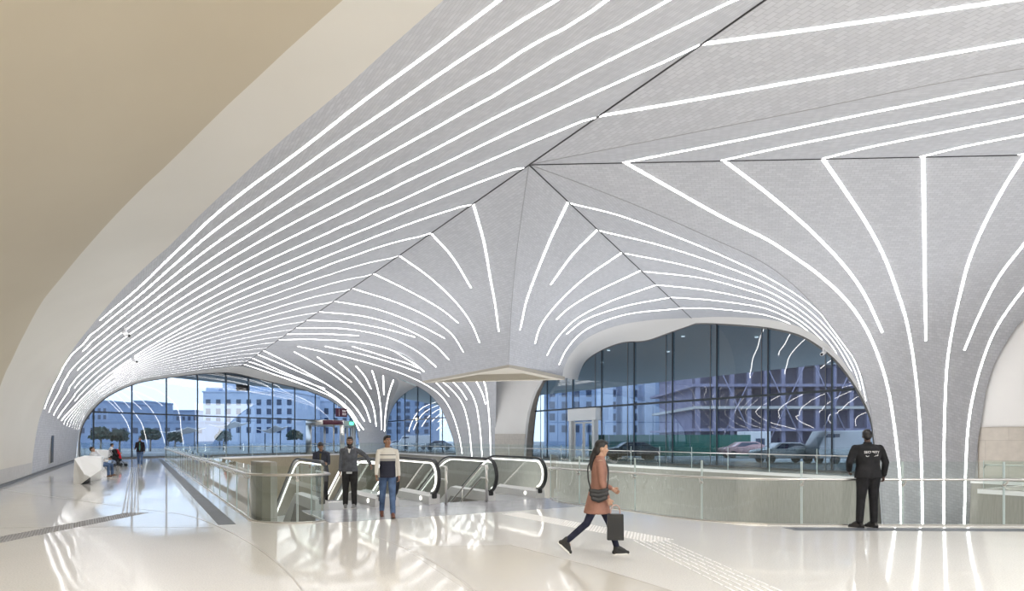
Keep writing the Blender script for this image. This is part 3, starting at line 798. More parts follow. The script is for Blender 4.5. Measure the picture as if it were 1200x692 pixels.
W2 = window('window_2', 'small glazed arch between the two far columns', [(453, 530), (453, 506), (456.5, 486.5), (463.7, 471.5), (475, 460), (488, 452.6), (497, 456), (507, 464), (518, 479), (526, 498), (532.5, 517), (535.5, 532)], lambda x, y: on_v(x, y, GLV), [466, 475, 490, 505, 519], 4.0, None, .05, .1)
W3 = window('window_3', 'large glazed arch on the right', [(624, 538), (625, 515), (626.5, 497), (628, 483), (630, 470), (633.5, 459), (638, 448), (650, 440), (665, 435), (681, 430)]+BIGLO_PX[2:-1]+[(1026.5, 538)], lambda x, y: on_v(x, y, GLV), [642, 672, 706, 744, 789, 841, 901, 976], 4.0, 8, .036, .1)

# right-hand glass door in the large arch
def frame_box(parent, name, m, P0, ax, nn, s0, s1, z0, z1, d0, d1):
    bm = bmesh.new(); box(bm, (s0, d0, z0), (s1, d1, z1), Matrix.Translation(Vector((P0.x, P0.y, 0))) @ Matrix(((ax.x, nn.x, 0, 0), (ax.y, nn.y, 0, 0), (0, 0, 1, 0), (0, 0, 0, 1)))); bevel(bm, .012, 1)
    return obj(name, bm, m, parent)
M['doormetal'] = mat('pale_door_metal', (.62, .61, .60), .35, .35)
a, b = on_v(672.5, 514, GLV), on_v(705.5, 514, GLV); axd = (b-a); Ld = axd.length; axd.normalize(); nd = Vector((axd.y, -axd.x, 0)); nd = nd if nd.dot(-a) > 0 else -nd
a.z = 0
dr = empty('door_1'); struct(dr, 'pale metal double door under the transom of the large right arch')
frame_box(dr, 'header', M['doormetal'], a, axd, nd, 0, Ld, 3.05, 3.95, .1, .6)
for s0, s1 in ((.05, .32), (Ld-.55, Ld-.3)): frame_box(dr, 'jamb', M['doormetal'], a, axd, nd, s0, s1, 0, 3.05, .12, .5)
for s0, s1 in ((.40, (Ld-.25)/2-.02), ((Ld-.25)/2+.02, Ld-.62)):
    lf = empty('door_leaf'); lf.parent = dr
    for q0, q1, z0, z1 in ((s0, s0+.1, .05, 2.95), (s1-.1, s1, .05, 2.95), (s0, s1, .05, .18), (s0, s1, 2.83, 2.95)): frame_box(lf, 'stile', M['doormetal'], a, axd, nd, q0, q1, z0, z1, .2, .27)
    bm = bmesh.new(); tube(bm, [a+axd*(s1-.06)+nd*.33+Vector((0, 0, z)) for z in (.9, 1.1, 1.3)], .02, 8); obj('handle', bm, M['steel'], lf)
# revolving door at the far left glazing
def on_l(x): p = on_lglass(x, 514); p.z = 0; return p
rc = (on_l(352)+on_l(389.5))/2; n3 = Vector((D3.y, -D3.x, 0)); n3 = n3 if n3.dot(-rc) > 0 else -n3
rr_ = (on_l(352)-on_l(389.5)).length/2*.80
rc = rc+n3*1.2
rd = empty('revolving_door', rc); tag(rd, 'round steel revolving door with a maroon band in the left glazed arch', 'door')
def rpt(a_, r_, z): return Vector((math.cos(a_)*r_, math.sin(a_)*r_, z))
def ring(name, m, a0, a1, r0, r1, z0, z1, n=32, parent=rd):
    bm = bmesh.new(); V = []
    for i in range(n+1):
        t = a0+(a1-a0)*i/n; V.append([bm.verts.new(rpt(t, r, z)) for r, z in ((r0, z0), (r1, z0), (r1, z1), (r0, z1))])
    for p, q in zip(V, V[1:]):
        for k in range(4): bm.faces.new([p[k], p[(k+1) % 4], q[(k+1) % 4], q[k]])
    bm.faces.new(V[0][::-1]); bm.faces.new(V[-1]); bmesh.ops.recalc_face_normals(bm, faces=bm.faces)
    return obj(name, bm, m, parent, True)
ring('canopy', M['steel'], 0, 2*PI-.001, .1, rr_, 3.25, 3.85)
ac = math.atan2(-rc.y, -rc.x)
ring('maroon_band', M['maroon'], ac-.1, ac+1.25, rr_+.001, rr_+.03, 3.3, 3.82)
ring('side_post', M['steel'], ac-1.4, ac-.75, rr_-.05, rr_, 0, 3.25, 12)
ring('side_post', M['steel'], ac+.95, ac+1.5, rr_-.05, rr_, 0, 3.25, 12)
for k in range(3):
    lf = empty('door_wing'); lf.parent = rd; t = ac+.5+k*2*PI/3; dv = rpt(t, 1, 0)
    bm = bmesh.new()
    for r_ in (.08, rr_-.12): tube(bm, [dv*r_+Vector((0, 0, .05)), dv*r_+Vector((0, 0, 3.2))], .05, 8)
    for z in (.1, 1.1, 3.15): tube(bm, [dv*.08+Vector((0, 0, z)), dv*(rr_-.12)+Vector((0, 0, z))], .04, 8)
    obj('wing_frame', bm, M['steel'], lf)
rd2 = empty('swing_door', on_l(403)+n3*.5); tag(rd2, 'steel portal with a lit header and green exit sign, right of the revolving door', 'door')
def lbox(parent, name, m, c, e, f, s0, s1, z0, z1, d0, d1):
    bm = bmesh.new(); box(bm, (s0, d0, z0), (s1, d1, z1), Matrix(((e.x, f.x, 0, 0), (e.y, f.y, 0, 0), (0, 0, 1, 0), (0, 0, 0, 1)))); bevel(bm, .006, 1); return obj(name, bm, m, parent)
hw = (on_l(395)-on_l(412)).length/2*.85
lbox(rd2, 'header', M['doormetal'], 0, D3, n3, -hw, hw, 3.25, 3.9, -.2, .5)
for s in (-hw, hw-.25): lbox(rd2, 'jamb', M['doormetal'], 0, D3, n3, s, s+.25, 0, 3.25, -.2, .4)
for s in (-hw+.3, .03): 
    lf = empty('door_leaf'); lf.parent = rd2
    for q0, q1, z0, z1 in ((s, s+.12, 0, 3.2), (s+hw-.45, s+hw-.33, 0, 3.2), (s, s+hw-.33, 0, .15), (s, s+hw-.33, 3.05, 3.2)): lbox(lf, 'stile', M['doormetal'], 0, D3, n3, q0, q1, z0, z1, 0, .07)
lbox(rd2, 'exit_sign', mat('exit_green', (.02, .3, .15), .5, emis=(.1, .8, .5), estr=1.0), 0, D3, n3, -.1, .55, 3.42, 3.75, .5, .56)
sg = empty('hanging_sign', on_l(376.5)+n3*3.0+Vector((0, 0, 0))); tag(sg, 'maroon information sign with white symbols hanging above the revolving door', 'sign')
lbox(sg, 'panel', M['maroon'], 0, D3, n3, -.95, .95, 4.25, 5.25, 0, .12)
for s in (-.7, .7): lbox(sg, 'hanger', M['steel'], 0, D3, n3, s-.02, s+.02, 5.25, 7.0, .04, .08)
M['signwhite'] = mat('sign_white', (.75, .68, .70), .5)
for q0, q1, z0, z1 in ((.10, .30, 4.85, 5.05), (.42, .66, 4.85, 5.05), (.12, .22, 4.45, 4.75), (.30, .40, 4.45, 4.75), (.48, .58, 4.45, 4.75), (.64, .74, 4.45, 4.7), (-.5, -.47, 4.35, 5.15)):
    plabel(lbox(sg, 'symbol', M['signwhite'], 0, D3, n3, q0, q1, z0, z1, .12, .14), 'white symbol on the sign')

# ================================================================== BALUSTRADES
def balustrade(name, label, path, side, plen=2.2, top=1.2, rail=.9, z0=0.0, rail_in=.11, shoe=True, gap=.012):
    """glass panels on a floor edge; side=+1 puts the handrail right of the path direction"""
    t = empty(name); tag(t, label, 'balustrade')
    P = [Vector((p.x, p.y, z0)) for p in path]
    L = sum((b-a).length for a, b in zip(P, P[1:])); n = max(1, round(L/plen)); sub = 6
    D = resample(P, n*sub)
    def nrm(i):
        d = D[min(i+1, len(D)-1)]-D[max(i-1, 0)]; return Vector((d.y, -d.x, 0)).normalized()*side
    for k in range(n):
        seg = D[k*sub:(k+1)*sub+1]; d0 = (seg[1]-seg[0]).normalized(); d1 = (seg[-1]-seg[-2]).normalized()
        seg = [seg[0]+d0*gap]+seg[1:-1]+[seg[-1]-d1*gap]
        bm = bmesh.new(); lo = [bm.verts.new(p+Vector((0, 0, .01))) for p in seg]; hi = [bm.verts.new(p+Vector((0, 0, top))) for p in seg]
        for i in range(len(seg)-1): bm.faces.new([lo[i], lo[i+1], hi[i+1], hi[i]]).smooth = True
        nf = len(bm.faces)
        for p, dd in ((seg[0], d0), (seg[-1], d1)):
            s = Vector((dd.y, -dd.x, 0))*.009
            q = [p-s-dd*.006, p+s-dd*.006, p+s+dd*.006, p-s+dd*.006]
            a_ = [bm.verts.new(x+Vector((0, 0, .01))) for x in q]; b_ = [bm.verts.new(x+Vector((0, 0, top))) for x in q]
            for i in range(4): bm.faces.new([a_[i], a_[(i+1) % 4], b_[(i+1) % 4], b_[i]]).material_index = 1
            bm.faces.new(b_).material_index = 1
        obj('glass_panel', bm, [M['rail_glass'], M['glass_edge']], t)
    if rail:
        bm = bmesh.new(); tube(bm, [D[i]+nrm(i)*rail_in+Vector((0, 0, rail)) for i in range(len(D))], .026, 10); hr = obj('handrail', bm, M['steel'], t)
        for k in range(n+1):
            i = min(k*sub, len(D)-1); q = D[i]; m_ = nrm(i)
            bm = bmesh.new(); tube(bm, [q+m_*.01+Vector((0, 0, rail-.11)), q+m_*.06+Vector((0, 0, rail-.10)), q+m_*rail_in+Vector((0, 0, rail-.02))], .014, 8)
            tube(bm, [q-m_*.012+Vector((0, 0, rail-.11)), q+m_*.02+Vector((0, 0, rail-.11))], .03, 10); obj('bracket', bm, M['steel'], hr)
    if shoe:
        bm = bmesh.new(); ribbon(bm, [p for p in D], .022, .03); obj('base_shoe', bm, M['steel'], t)
    return t
lpath = [UV(57, v0)]+[UV(57-2.2*i, v0) for i in range(1, 19)]
lpath = [p for p in lpath if to_uv(p)[0] > to_uv(LB0)[0]+.6]
off = lambda p, d: p+d
balustrade('glass_balustrade', 'glass balustrade with steel handrail along the left corridor, rounded at its near end', lpath+[Vector((p.x, p.y, 0)) for p in LCORN]+[UV(to_uv(LCORN[-1])[0]+1.2, V_ES+.02)], 1, 1.75, 1.12, .95)
balustrade('glass_balustrade', 'curved glass balustrade the guard leans on, right of the escalators', [UV(14.9, 9.92)]+RB, 1, 1.95, 1.22, .885)
balustrade('glass_balustrade', 'distant glass balustrade in front of the large right arch', [UV(15.9, VE+.03), FARC-D1*2], -1, 2.6, 1.2, .9)
balustrade('glass_balustrade', 'distant glass balustrade in front of the left glazed arch, beyond the escalators', [FARC, LBF], 1, 3.0, 1.2, .95)
bm_p = [on_floor(96, 538.5), on_floor(112, 536.8)]
balustrade('glass_balustrade', 'short glass barrier with pale posts behind the benches by the left wall', [on_floor(94.5, 539.5), on_floor(113, 537.8), on_floor(131, 536.5)], 1, 2.0, 1.35, 0)
balustrade('glass_balustrade', 'short glass barrier to the right of the right column, in front of the stone wainscot', [UV(10.5, 24.05), UV(.4, 24.05)], -1, 1.5, .95, .8)

# ================================================================== ESCALATORS AND STAIR
ROT = math.atan2(.5035, .864)
def esc_path(off=0.0, ylev=3.3, zb=-5.9, r=.42, yc=.5, zc=.68):
    """handrail centre line pulled inwards by off, in (y, z)"""
    R_ = r-off; P = [(yc+.25, zc-R_)]
    P += [(yc-math.sin(a)*R_, zc-math.cos(a)*R_) for a in [PI*i/14 for i in range(15)]]
    zt = zc+R_; sl = math.tan(math.radians(30))
    P.append((ylev-.5, zt)); cr = []
    for i in range(7):
        a = math.radians(30)*i/6; cr.append((ylev-.5+math.sin(a)*2.0, zt-2.0*(1-math.cos(a))))
    P += cr[1:]; yl, zl = cr[-1]
    ye = yl+(zl-(zb+zt))/sl if False else yl+(zl-(zb+1.1-off))/sl
    P.append((ye, zb+1.1-off)); return P
def floor_line(y, ylev=3.3):            # walking surface height along the escalator
    if y < ylev-.7: return 0.0
    return max(-6.0, -(y-(ylev-.7))*math.tan(math.radians(30)))
def sheet(bm, P, x, th=None):
    V = [bm.verts.new((x, y, z)) for y, z in P]
    for t in tessellate_polygon([[Vector((y, z, 0)) for y, z in P]]): bm.faces.new([V[i] for i in t])
M['steps'] = mat('escalator_step', (.16, .16, .17), .45, .6)
M['deck'] = mat('escalator_deck', (.60, .595, .59), .42, .35)
M['plate'] = mat('escalator_floor_plate', (.36, .36, .375), .45, .3)
M['clad'] = stone_mat('cladding_panels', (.30, .285, .265), (.28, .265, .245), (.22, .21, .20), .6, .6, .4, 'Object')
def escalator(label, vl, vr, kind):
    t = empty('escalator', UV(14.75, vl), ROT); tag(t, label, 'escalator')
    W = vr-vl
    for x, s in ((0.0, 1), (W, -1)):
        hp_ = [Vector((x, y, z)) for y, z in esc_path(0)]
        bm = bmesh.new(); ribbon(bm, hp_, .042, .05, up_fn=None if False else (lambda i, hp_=hp_: _up(hp_, i))); obj('handrail', bm, M['black'], t, False)
        lp_ = [Vector((x+s*.045, y, z)) for y, z in esc_path(.075)][2:]
        bm = bmesh.new(); ribbon(bm, lp_, .018, .03, up_fn=lambda i, lp_=lp_: _up(lp_, i)); obj('light_line', bm, M['ledsoft'], t)
        gp = esc_path(.03); low = [(y, floor_line(y)+.26) for y in [gp[-1][0]-.45*k for k in range(int((gp[-1][0]-.6)/.45))]]
        bm = bmesh.new(); sheet(bm, gp+low, x); obj('glass_panel', bm, M['rail_glass'], t)
        ys = [.36, 1.5, 2.2, 2.6]+[2.6+.8*k for k in range(1, 14)]; dk = bmesh.new()
        o0, o1 = (x-s*.16, x+s*.14)
        pr = []
        for y in ys:
            z = floor_line(y); pr.append([dk.verts.new((xx, y, zz)) for xx, zz in ((o0, z-.02 if y < 2.7 else z-.3), (o0, z+.24), (x+s*.02, z+.27), (o1, z+.20), (o1, z-.02 if y < 2.7 else z-.3))])
        for p, q in zip(pr, pr[1:]):
            for k in range(5): dk.faces.new([p[k], p[(k+1) % 5], q[(k+1) % 5], q[k]])
        dk.faces.new(pr[0]); dk.faces.new(pr[-1][::-1]); bmesh.ops.recalc_face_normals(dk, faces=dk.faces); dkk = obj('deck', dk, M['deck'], t)
        bm = bmesh.new(); box(bm, (min(x-s*.07, x+s*.06), .32, .14), (max(x-s*.07, x+s*.06), .50, .29)); bevel(bm, .03, 2); obj('newel_cap', bm, M['black'], dkk)
        bm = bmesh.new(); tube(bm, [Vector((o1+s*.004, .9, .12)), Vector((o1+s*.02, .9, .12))], .05, 12); obj('entry_lamp', bm, M['ledsoft'], dkk)
        # outer side cladding
        bm = bmesh.new(); cl = [(y, floor_line(y)+.2) for y in ys]+[(y, -6.0) for y in (ys[-1], .36)]
        xo = x-s*.15; sheet(bm, cl, xo); obj('cladding', bm, M['clad'], t)
    bm = bmesh.new(); box(bm, (.14, .25, -.05), (W-.14, 2.0, .006)); obj('floor_plate', bm, M['plate'], t)
    bm = bmesh.new(); box(bm, (.16, 2.0, -.05), (W-.16, 2.25, .012))
    for k in range(14): box(bm, (.2+(W-.4)*k/14, 2.22, -.03), (.2+(W-.4)*k/14+.02, 2.36, .008))
    obj('comb_plate', bm, M['steel'], t)
    y = 2.25; k = 0; x0, x1 = .15, W-.15
    while y < 13.4:
        bm = bmesh.new(); z = floor_line(y+.2) if y > 2.8 else floor_line(y); z = -round(-z/.01)*.01
        box(bm, (x0, y, z-.24), (x1, y+.40, z-.005))
        for g in range(10): box(bm, (x0+.04+(x1-x0-.08)*g/10, y+.01, z-.005), (x0+.075+(x1-x0-.08)*g/10, y+.39, z+.004))
        obj('step', bm, M['steps'], t); y += .40; k += 1
    return t
def _up(P, i):
    a = P[max(i-1, 0)]; b = P[min(i+1, len(P)-1)]; d = (b-a).normalized()
    u = Vector((0, -d.z, d.y))
    # outward from the loop
    return -u if False else Vector((0, -d.z, d.y)) if True else u
escalator('leftmost escalator, with a man riding up it', 3.72, 5.12, 0)
escalator('escalator between the bearded man and the stairs', 5.44, 6.52, 1)
escalator('rightmost escalator, beyond the stairs', 8.16, 9.70, 2)
st = empty('staircase', UV(15.0, 6.72), ROT); tag(st, 'stone stair going down between the two right escalators', 'stairs')
M['tread'] = mat('stair_stone', (.50, .48, .46), .5)
for k in range(34):
    bm = bmesh.new(); box(bm, (0, .3*k, -.175*(k+1)-.25), (1.24, .3*k+.32, -.175*(k+1))); obj('step', bm, M['tread'], st)
for s, lab in ((.04, 'steel stair handrail beside the middle escalator'), (1.2, 'steel stair handrail beside the rightmost escalator')):
    h = empty('stair_handrail', UV(14.86, 6.72+s), ROT); tag(h, lab, 'handrail')
    sl = .175/.3
    def hz(y, c): return c-max(0, y-.35)*sl
    for c in (.95, .62):
        bm = bmesh.new(); tube(bm, catmull([Vector((0, .0, c-.10)), Vector((0, .02, c-.02)), Vector((0, .12, c))], 6)+[Vector((0, y, hz(y, c))) for y in (.35, 2, 4, 7, 9.5)], .024, 10); obj('rail', bm, M['steel'], h)
    for y in (.05,): 
        bm = bmesh.new(); tube(bm, [Vector((0, y, 0)), Vector((0, y, .97))], .035, 12); obj('post', bm, M['steel'], h)
    for y in (1.5, 3.4, 5.3):
        bm = bmesh.new(); tube(bm, [Vector((0, y, hz(y, .95)-.90)), Vector((0, y, hz(y, .95)))], .02, 8); obj('post', bm, M['steel'], h)
# added stone block, standing in for stone seen through the rounded corner
bm = bmesh.new(); blk = [UV(15.2, v0+.16), UV(14.5, v0+.16), UV(14.1, v0+.22), UV(13.95, v0+.36), UV(14.0, v0+.5), UV(15.2, v0+.5)]
prism(bm, [tuple(p[:2]) for p in blk], -6, 1.17)
uvl = bm.loops.layers.uv.new('UVMap')
for f in bm.faces:
    for lp in f.loops: lp[uvl].uv = (to_uv(lp.vert.co)[0]+to_uv(lp.vert.co)[1], lp.vert.co.z)
struct(obj('wall_void', bm, M['voidstone']), 'grey stone block standing in for stone seen through the left balustrade')

# ================================================================== BENCHES, STROLLER, CAMERAS
def bench(label, scale_to=None):
    P = {k: at(x, y, Y) for k, (x, y, Y) in dict(a=(85.6, 567, 23.5), b=(87, 537, 23.6), c=(93.5, 535.2, 23.9), d=(118.5, 536, 24.6), e=(119, 549.7, 24.0), f=(99, 555.5, 23.35), g=(106, 558.6, 23.3), h=(94.5, 567, 23.5), i=(117.5, 561, 26.4)).items()}
    o = P['a'].copy(); o.z = 0
    sp = D1*2.6
    for k in 'abcdei': P[k+'2'] = P[k]+D1*(2.6 if k not in 'ei' else 1.0)
    for k in ('a', 'h', 'i', 'a2', 'i2'): P[k].z = 0
    P['k'] = on_floor(105.5, 564.8)
    bm = bmesh.new(); V = {k: bm.verts.new(p-o) for k, p in P.items()}
    def F_(s): bm.faces.new([V[k] for k in s.split()])
    for s in ('c d e f', 'a b c f g h', 'f e g', 'g e i k', 'h g k', 'b b2 c2 c', 'c c2 d2 d', 'a a2 b2 b', 'd d2 e2 e', 'e e2 i2 i', 'a2 b2 c2 d2 e2 i2', 'k i i2 a2 a h'): F_(s.replace('  ', ' '))
    bmesh.ops.recalc_face_normals(bm, faces=bm.faces)
    t = empty('bench', o); tag(t, label, 'bench'); bd_ = obj('bench_body', bm, M['benchwhite'], t)
    bm = bmesh.new()
    pts = [P['h']-o, P['k']-o, P['g']-o]; nf_ = (pts[1]-pts[0]).cross(pts[2]-pts[0]).normalized(); nf_ = nf_ if nf_.y < 0 else -nf_
    ce = (pts[0]+pts[1]+pts[2])/3; pts = [ce+(p-ce)*.9 for p in pts]
    a = [bm.verts.new(p-nf_*.02) for p in pts]; b = [bm.verts.new(p+nf_*.006) for p in pts]
    for k in range(3): bm.faces.new([a[k], a[(k+1) % 3], b[(k+1) % 3], b[k]])
    bm.faces.new(a[::-1]); bm.faces.new(b); bmesh.ops.recalc_face_normals(bm, faces=bm.faces)
    plabel(obj('foot', bm, M['darksteel'], t), 'dark recessed foot')
    # seat slab on the corridor side, further along
    bm = bmesh.new(); u_, v_ = to_uv(P['i']-o)
    q = [UV(u_+x, v_+y) for x, y in ((-1.2, -.55), (1.3, -.55), (1.3, .10), (-1.2, .10))]
    prism(bm, [(p.x, p.y) for p in q], .36, .45); bevel(bm, .02, 2); obj('seat', bm, M['benchwhite'], t)
    bm = bmesh.new(); q = [UV(u_+x, v_+y) for x, y in ((-1.0, -.5), (1.1, -.5), (1.1, -.1), (-1.0, -.1))]; prism(bm, [(p.x, p.y) for p in q], 0, .36); obj('seat_base', bm, M['benchwhite'], t)
    return t
M['benchwhite'] = mat('white_bench', (.84, .83, .81), .35)
b1 = bench('faceted white bench nearest the camera, by the left wall')
b2 = dup(b1, 'faceted white bench further along the corridor, behind the slouching person')
p = at(112.5, 546, 1); b2.location = on_floor(112.5, 545.5); b2.rotation_euler.z = .12
b1['group'] = b2['group'] = 'white benches along the left wall'

def cctv(label, p, aim, group='security cameras on the vaults'):
    t = empty('security_camera', p); tag(t, label, 'camera', group)
    d = Vector(aim).normalized()
    bm = bmesh.new(); tube(bm, [Vector((0, 0, .02)), Vector((0, 0, -.22))], .05, 10); obj('mount', bm, M['white'], t)
    bm = bmesh.new(); tube(bm, [-d*.16+Vector((0, 0, -.26)), d*.24+Vector((0, 0, -.28))], .085, 12); bd_ = obj('camera_body', bm, M['white'], t)
    bm = bmesh.new(); tube(bm, [d*.24+Vector((0, 0, -.28)), d*.262+Vector((0, 0, -.281))], .06, 12); obj('lens', bm, M['black'], bd_)
h1, _ = hit(BV['VL'], 147, 383); h2, _ = hit(BV['VL'], 157, 416)
cctv('white security camera on the left vault, the higher and nearer of two', h1, (.8, -.3, -.4)); cctv('white security camera on the left vault, the lower and further of two', h2, (.8, -.3, -.4))
cctv('small white security camera at the upper right rim of the large glazed arch', on_v(965, 407, FACV+.2), (-.7, -.7, -.3))

bm = bmesh.new(); box(bm, (-6, -.2, 0), (36, .2, 9.6), Matrix.Translation(UV(-31, 0)) @ Matrix.Rotation(ROT, 4, 'Z'))  # unseen wall, added so the glazing does not mirror the sky
struct(obj('wall_sky_block', bm, M['concrete']), 'unseen plain wall added behind the camera to block the sky')
# ================================================================== PEOPLE
def blob(bm, c, r, rot=None, seg=14):
    g = bmesh.ops.create_uvsphere(bm, u_segments=seg, v_segments=max(8, seg*2//3), radius=1.0)['verts']
    for v in g:
        p = Vector((v.co.x*r[0], v.co.y*r[1], v.co.z*r[2]))
        if rot: p = rot @ p
        v.co = p+Vector(c)
def limb(bm, pts, rad, seg=12):
    """rounded tapered limb through pts"""
    pts = [Vector(p) for p in pts]
    tube(bm, pts, list(rad), seg)
    for p, r in zip(pts, rad): blob(bm, p, (r, r, r), None, 10)
def loft(bm, secs, seg=20):
    """secs: (centre, half width, half depth, side vector, front vector)"""
    R_ = []
    for c, w, d, s, f in secs: R_.append([bm.verts.new(Vector(c)+s*(math.cos(a)*w)+f*(math.sin(a)*d)) for a in [2*PI*k/seg for k in range(seg)]])
    for a, b in zip(R_, R_[1:]):
        for k in range(seg): bm.faces.new([a[k], a[(k+1) % seg], b[(k+1) % seg], b[k]])
    bm.faces.new(R_[0][::-1]); bm.faces.new(R_[-1])
def fuse(name, bm, m, vox, parent=None, smooth_it=3):
    """merge overlapping volumes into one continuous skin"""
    bmesh.ops.recalc_face_normals(bm, faces=bm.faces)
    me = bpy.data.meshes.new('t'); bm.to_mesh(me); bm.free()
    o = bpy.data.objects.new('t', me); COL.objects.link(o)
    r = o.modifiers.new('r', 'REMESH'); r.mode = 'VOXEL'; r.voxel_size = vox; r.use_smooth_shade = True
    if smooth_it: s = o.modifiers.new('s', 'SMOOTH'); s.factor = .5; s.iterations = smooth_it
    dg = bpy.context.evaluated_depsgraph_get(); dg.update()
    me2 = bpy.data.meshes.new_from_object(o.evaluated_get(dg)); bpy.data.objects.remove(o)
    me2.name = name; me2.materials.clear()
    return link(name, me2, m, parent, True)
def cloth(name, color, rough=.85, var=.25, scale=9):
    c1 = tuple(x*(1-var) for x in color); c2 = tuple(min(1, x*(1+var)) for x in color)
    return noisy(mat(name, color, rough, spec=.2), c1, c2, scale, 3, None, .25)
SKIN = {'brown': mat('skin_brown', (.30, .165, .105), .5), 'tan': mat('skin_tan', (.42, .25, .17), .5), 'dark': mat('skin_dark', (.085, .045, .032), .5)}
M['hair'] = mat('black_hair', (.012, .010, .010), .5)
M['eye'] = mat('eye_dark', (.02, .015, .012), .2)
M['eyewhite'] = mat('eye_white', (.75, .72, .70), .3)
M['lip'] = mat('lips', (.26, .10, .085), .5)
M['sole'] = mat('shoe_sole', (.70, .68, .64), .6)
def rx(a): return Matrix.Rotation(a, 3, 'X')
def ry(a): return Matrix.Rotation(a, 3, 'Y')
def rz_(a): return Matrix.Rotation(a, 3, 'Z')
def person(label, loc, rz, height=1.75, skin='brown', lean=0.0, twist=0.0, legs=((0, 0, 0), (0, 0, 0)), arms=((0, .1, .2), (0, .1, .2)), head=(0, 0), feet=(0, 0), bulk=1.0, hands=(.5, .5),
           top=None, top_len=.86, sleeve=1.0, collar=True, trousers=None, flare=1.0, shoes=None, hair='short', beard=False, sit=False, lower_only=False, extra=None, group=None, facing='face', arm_dir=(None, None)):
    """local frame: +y is where the person faces, +x is their right. angles in radians"""
    S = height/1.75; X, Y_, Z = Vector((1, 0, 0)), Vector((0, 1, 0)), Vector((0, 0, 1))
    hip0 = Vector((0, 0, .92))
    T = rz_(twist) @ rx(-lean)                      # torso frame
    def tp(x, y, z): return hip0+T @ Vector((x, y, z-.92))
    def dv(flex, abd, s): return Vector((math.sin(abd)*s, math.sin(flex)*math.cos(abd), -math.cos(flex)*math.cos(abd)))
    J = {}
    for i, s in ((0, -1), (1, 1)):
        fl, ab, kn = legs[i]; H = hip0+Vector((.092*s, 0, -.02)); K = H+dv(fl, ab, s)*.42; An = K+dv(fl-kn, ab*.6, s)*.42
        J['H', s], J['K', s], J['A', s] = H, K, An
        sf, sa, el = arms[i]; Sh = tp(.178*s*bulk, 0, 1.425); d1 = T @ dv(sf, sa, s); El = Sh+d1*.285
        ad = arm_dir[i]
        d2 = (T @ dv(sf+el, sa*.5, s)) if ad is None else Vector(ad).normalized()
        Wr = El+d2*.255; J['S', s], J['E', s], J['W', s] = Sh, El, Wr; J['d', s] = d2
    zmin = min(J['A', -1].z-(.085), J['A', 1].z-.085)
    HT = T @ rx(-head[1]) @ rz_(head[0]); nb = tp(0, -.005, 1.49)
    def hp(x, y, z): return nb+HT @ Vector((x, y, z-1.49))
    vox = .0085
    # ---- body, one continuous skin
    bm = bmesh.new()
    if not lower_only:
        loft(bm, [(tp(0, 0, .88), .15, .10, T @ X, T @ Y_), (tp(0, 0, 1.05), .135, .09, T @ X, T @ Y_), (tp(0, 0, 1.28), .155, .105, T @ X, T @ Y_), (tp(0, 0, 1.42), .15, .085, T @ X, T @ Y_), (tp(0, 0, 1.48), .07, .06, T @ X, T @ Y_)])
        limb(bm, [tp(0, -.005, 1.44), hp(0, .0, 1.56)], (.058, .054))
        blob(bm, hp(0, -.008, 1.655), (.074, .094, .098), HT); blob(bm, hp(0, .035, 1.585), (.052, .055, .062), HT); blob(bm, hp(0, .02, 1.615), (.064, .068, .06), HT)
        blob(bm, hp(0, .092, 1.618), (.013, .020, .022), HT); blob(bm, hp(0, .080, 1.640), (.010, .014, .03), HT); blob(bm, hp(0, .072, 1.535), (.022, .018, .016), HT)
        for s in (-1, 1):
            blob(bm, hp(.073*s, -.005, 1.625), (.010, .020, .031), HT); blob(bm, hp(.036*s, .070, 1.607), (.02, .016, .016), HT)
            blob(bm, hp(.030*s, .080, 1.662), (.022, .010, .008), HT)
    for i, s in ((0, -1), (1, 1)):
        H, K, An = J['H', s], J['K', s], J['A', s]
        limb(bm, [H, H.lerp(K, .5), K, K.lerp(An, .35), An], (.080, .066, .050, .046, .029))
        limb(bm, [An, An+Vector((0, .06, -.04))], (.028, .02))
        if lower_only: continue
        Sh, El, Wr = J['S', s], J['E', s], J['W', s]
        limb(bm, [tp(.10*s, 0, 1.42), Sh, Sh.lerp(El, .5), El, El.lerp(Wr, .3), Wr], (.034, .042, .040, .036, .037, .026))
        # hand: palm, four unequal bent fingers, thumb from the side of the palm
        d = J['d', s]; body_c = tp(0, 0, Wr.z) - Wr
        pn = (-X*s); pn = (T @ pn); pn = (pn-d*pn.dot(d)); pn = pn.normalized() if pn.length > .2 else Vector((0, 0, -1))   # palm normal, towards the body
        w = d.cross(pn).normalized()
        fwd = w if w.y > 0 or (abs(w.y) < .2 and w.z > 0) else -w
        cu = hands[i]
        palm = Wr+d*.050
        limb(bm, [Wr, Wr+d*.03], (.026, .024))
        for q in (-.026, -.009, .009, .026): limb(bm, [Wr+d*.02+fwd*q*.6, Wr+d*.092+fwd*q], (.015, .0125), 8)
        for q, L in ((.029, .068), (.010, .078), (-.009, .073), (-.027, .058)):
            b0 = Wr+d*.092+fwd*q; a1, a2 = cu*.8, cu*1.9
            b1 = b0+(d*math.cos(a1)+pn*math.sin(a1))*L*.5; b2 = b1+(d*math.cos(a2)+pn*math.sin(a2))*L*.5
            limb(bm, [b0, b1, b2], (.0105, .0095, .008), 8)
        t0 = Wr+d*.032+fwd*.022; t1 = t0+(d*.6+fwd*.75+pn*.25).normalized()*.038; t2 = t1+(d*.9+fwd*.15+pn*.45).normalized()*.032
        limb(bm, [t0, t1, t2], (.014, .012, .0095), 8)
    body = fuse('person', bm, SKIN[skin], vox)
    tag(body, label, 'person', group)
    kids = []
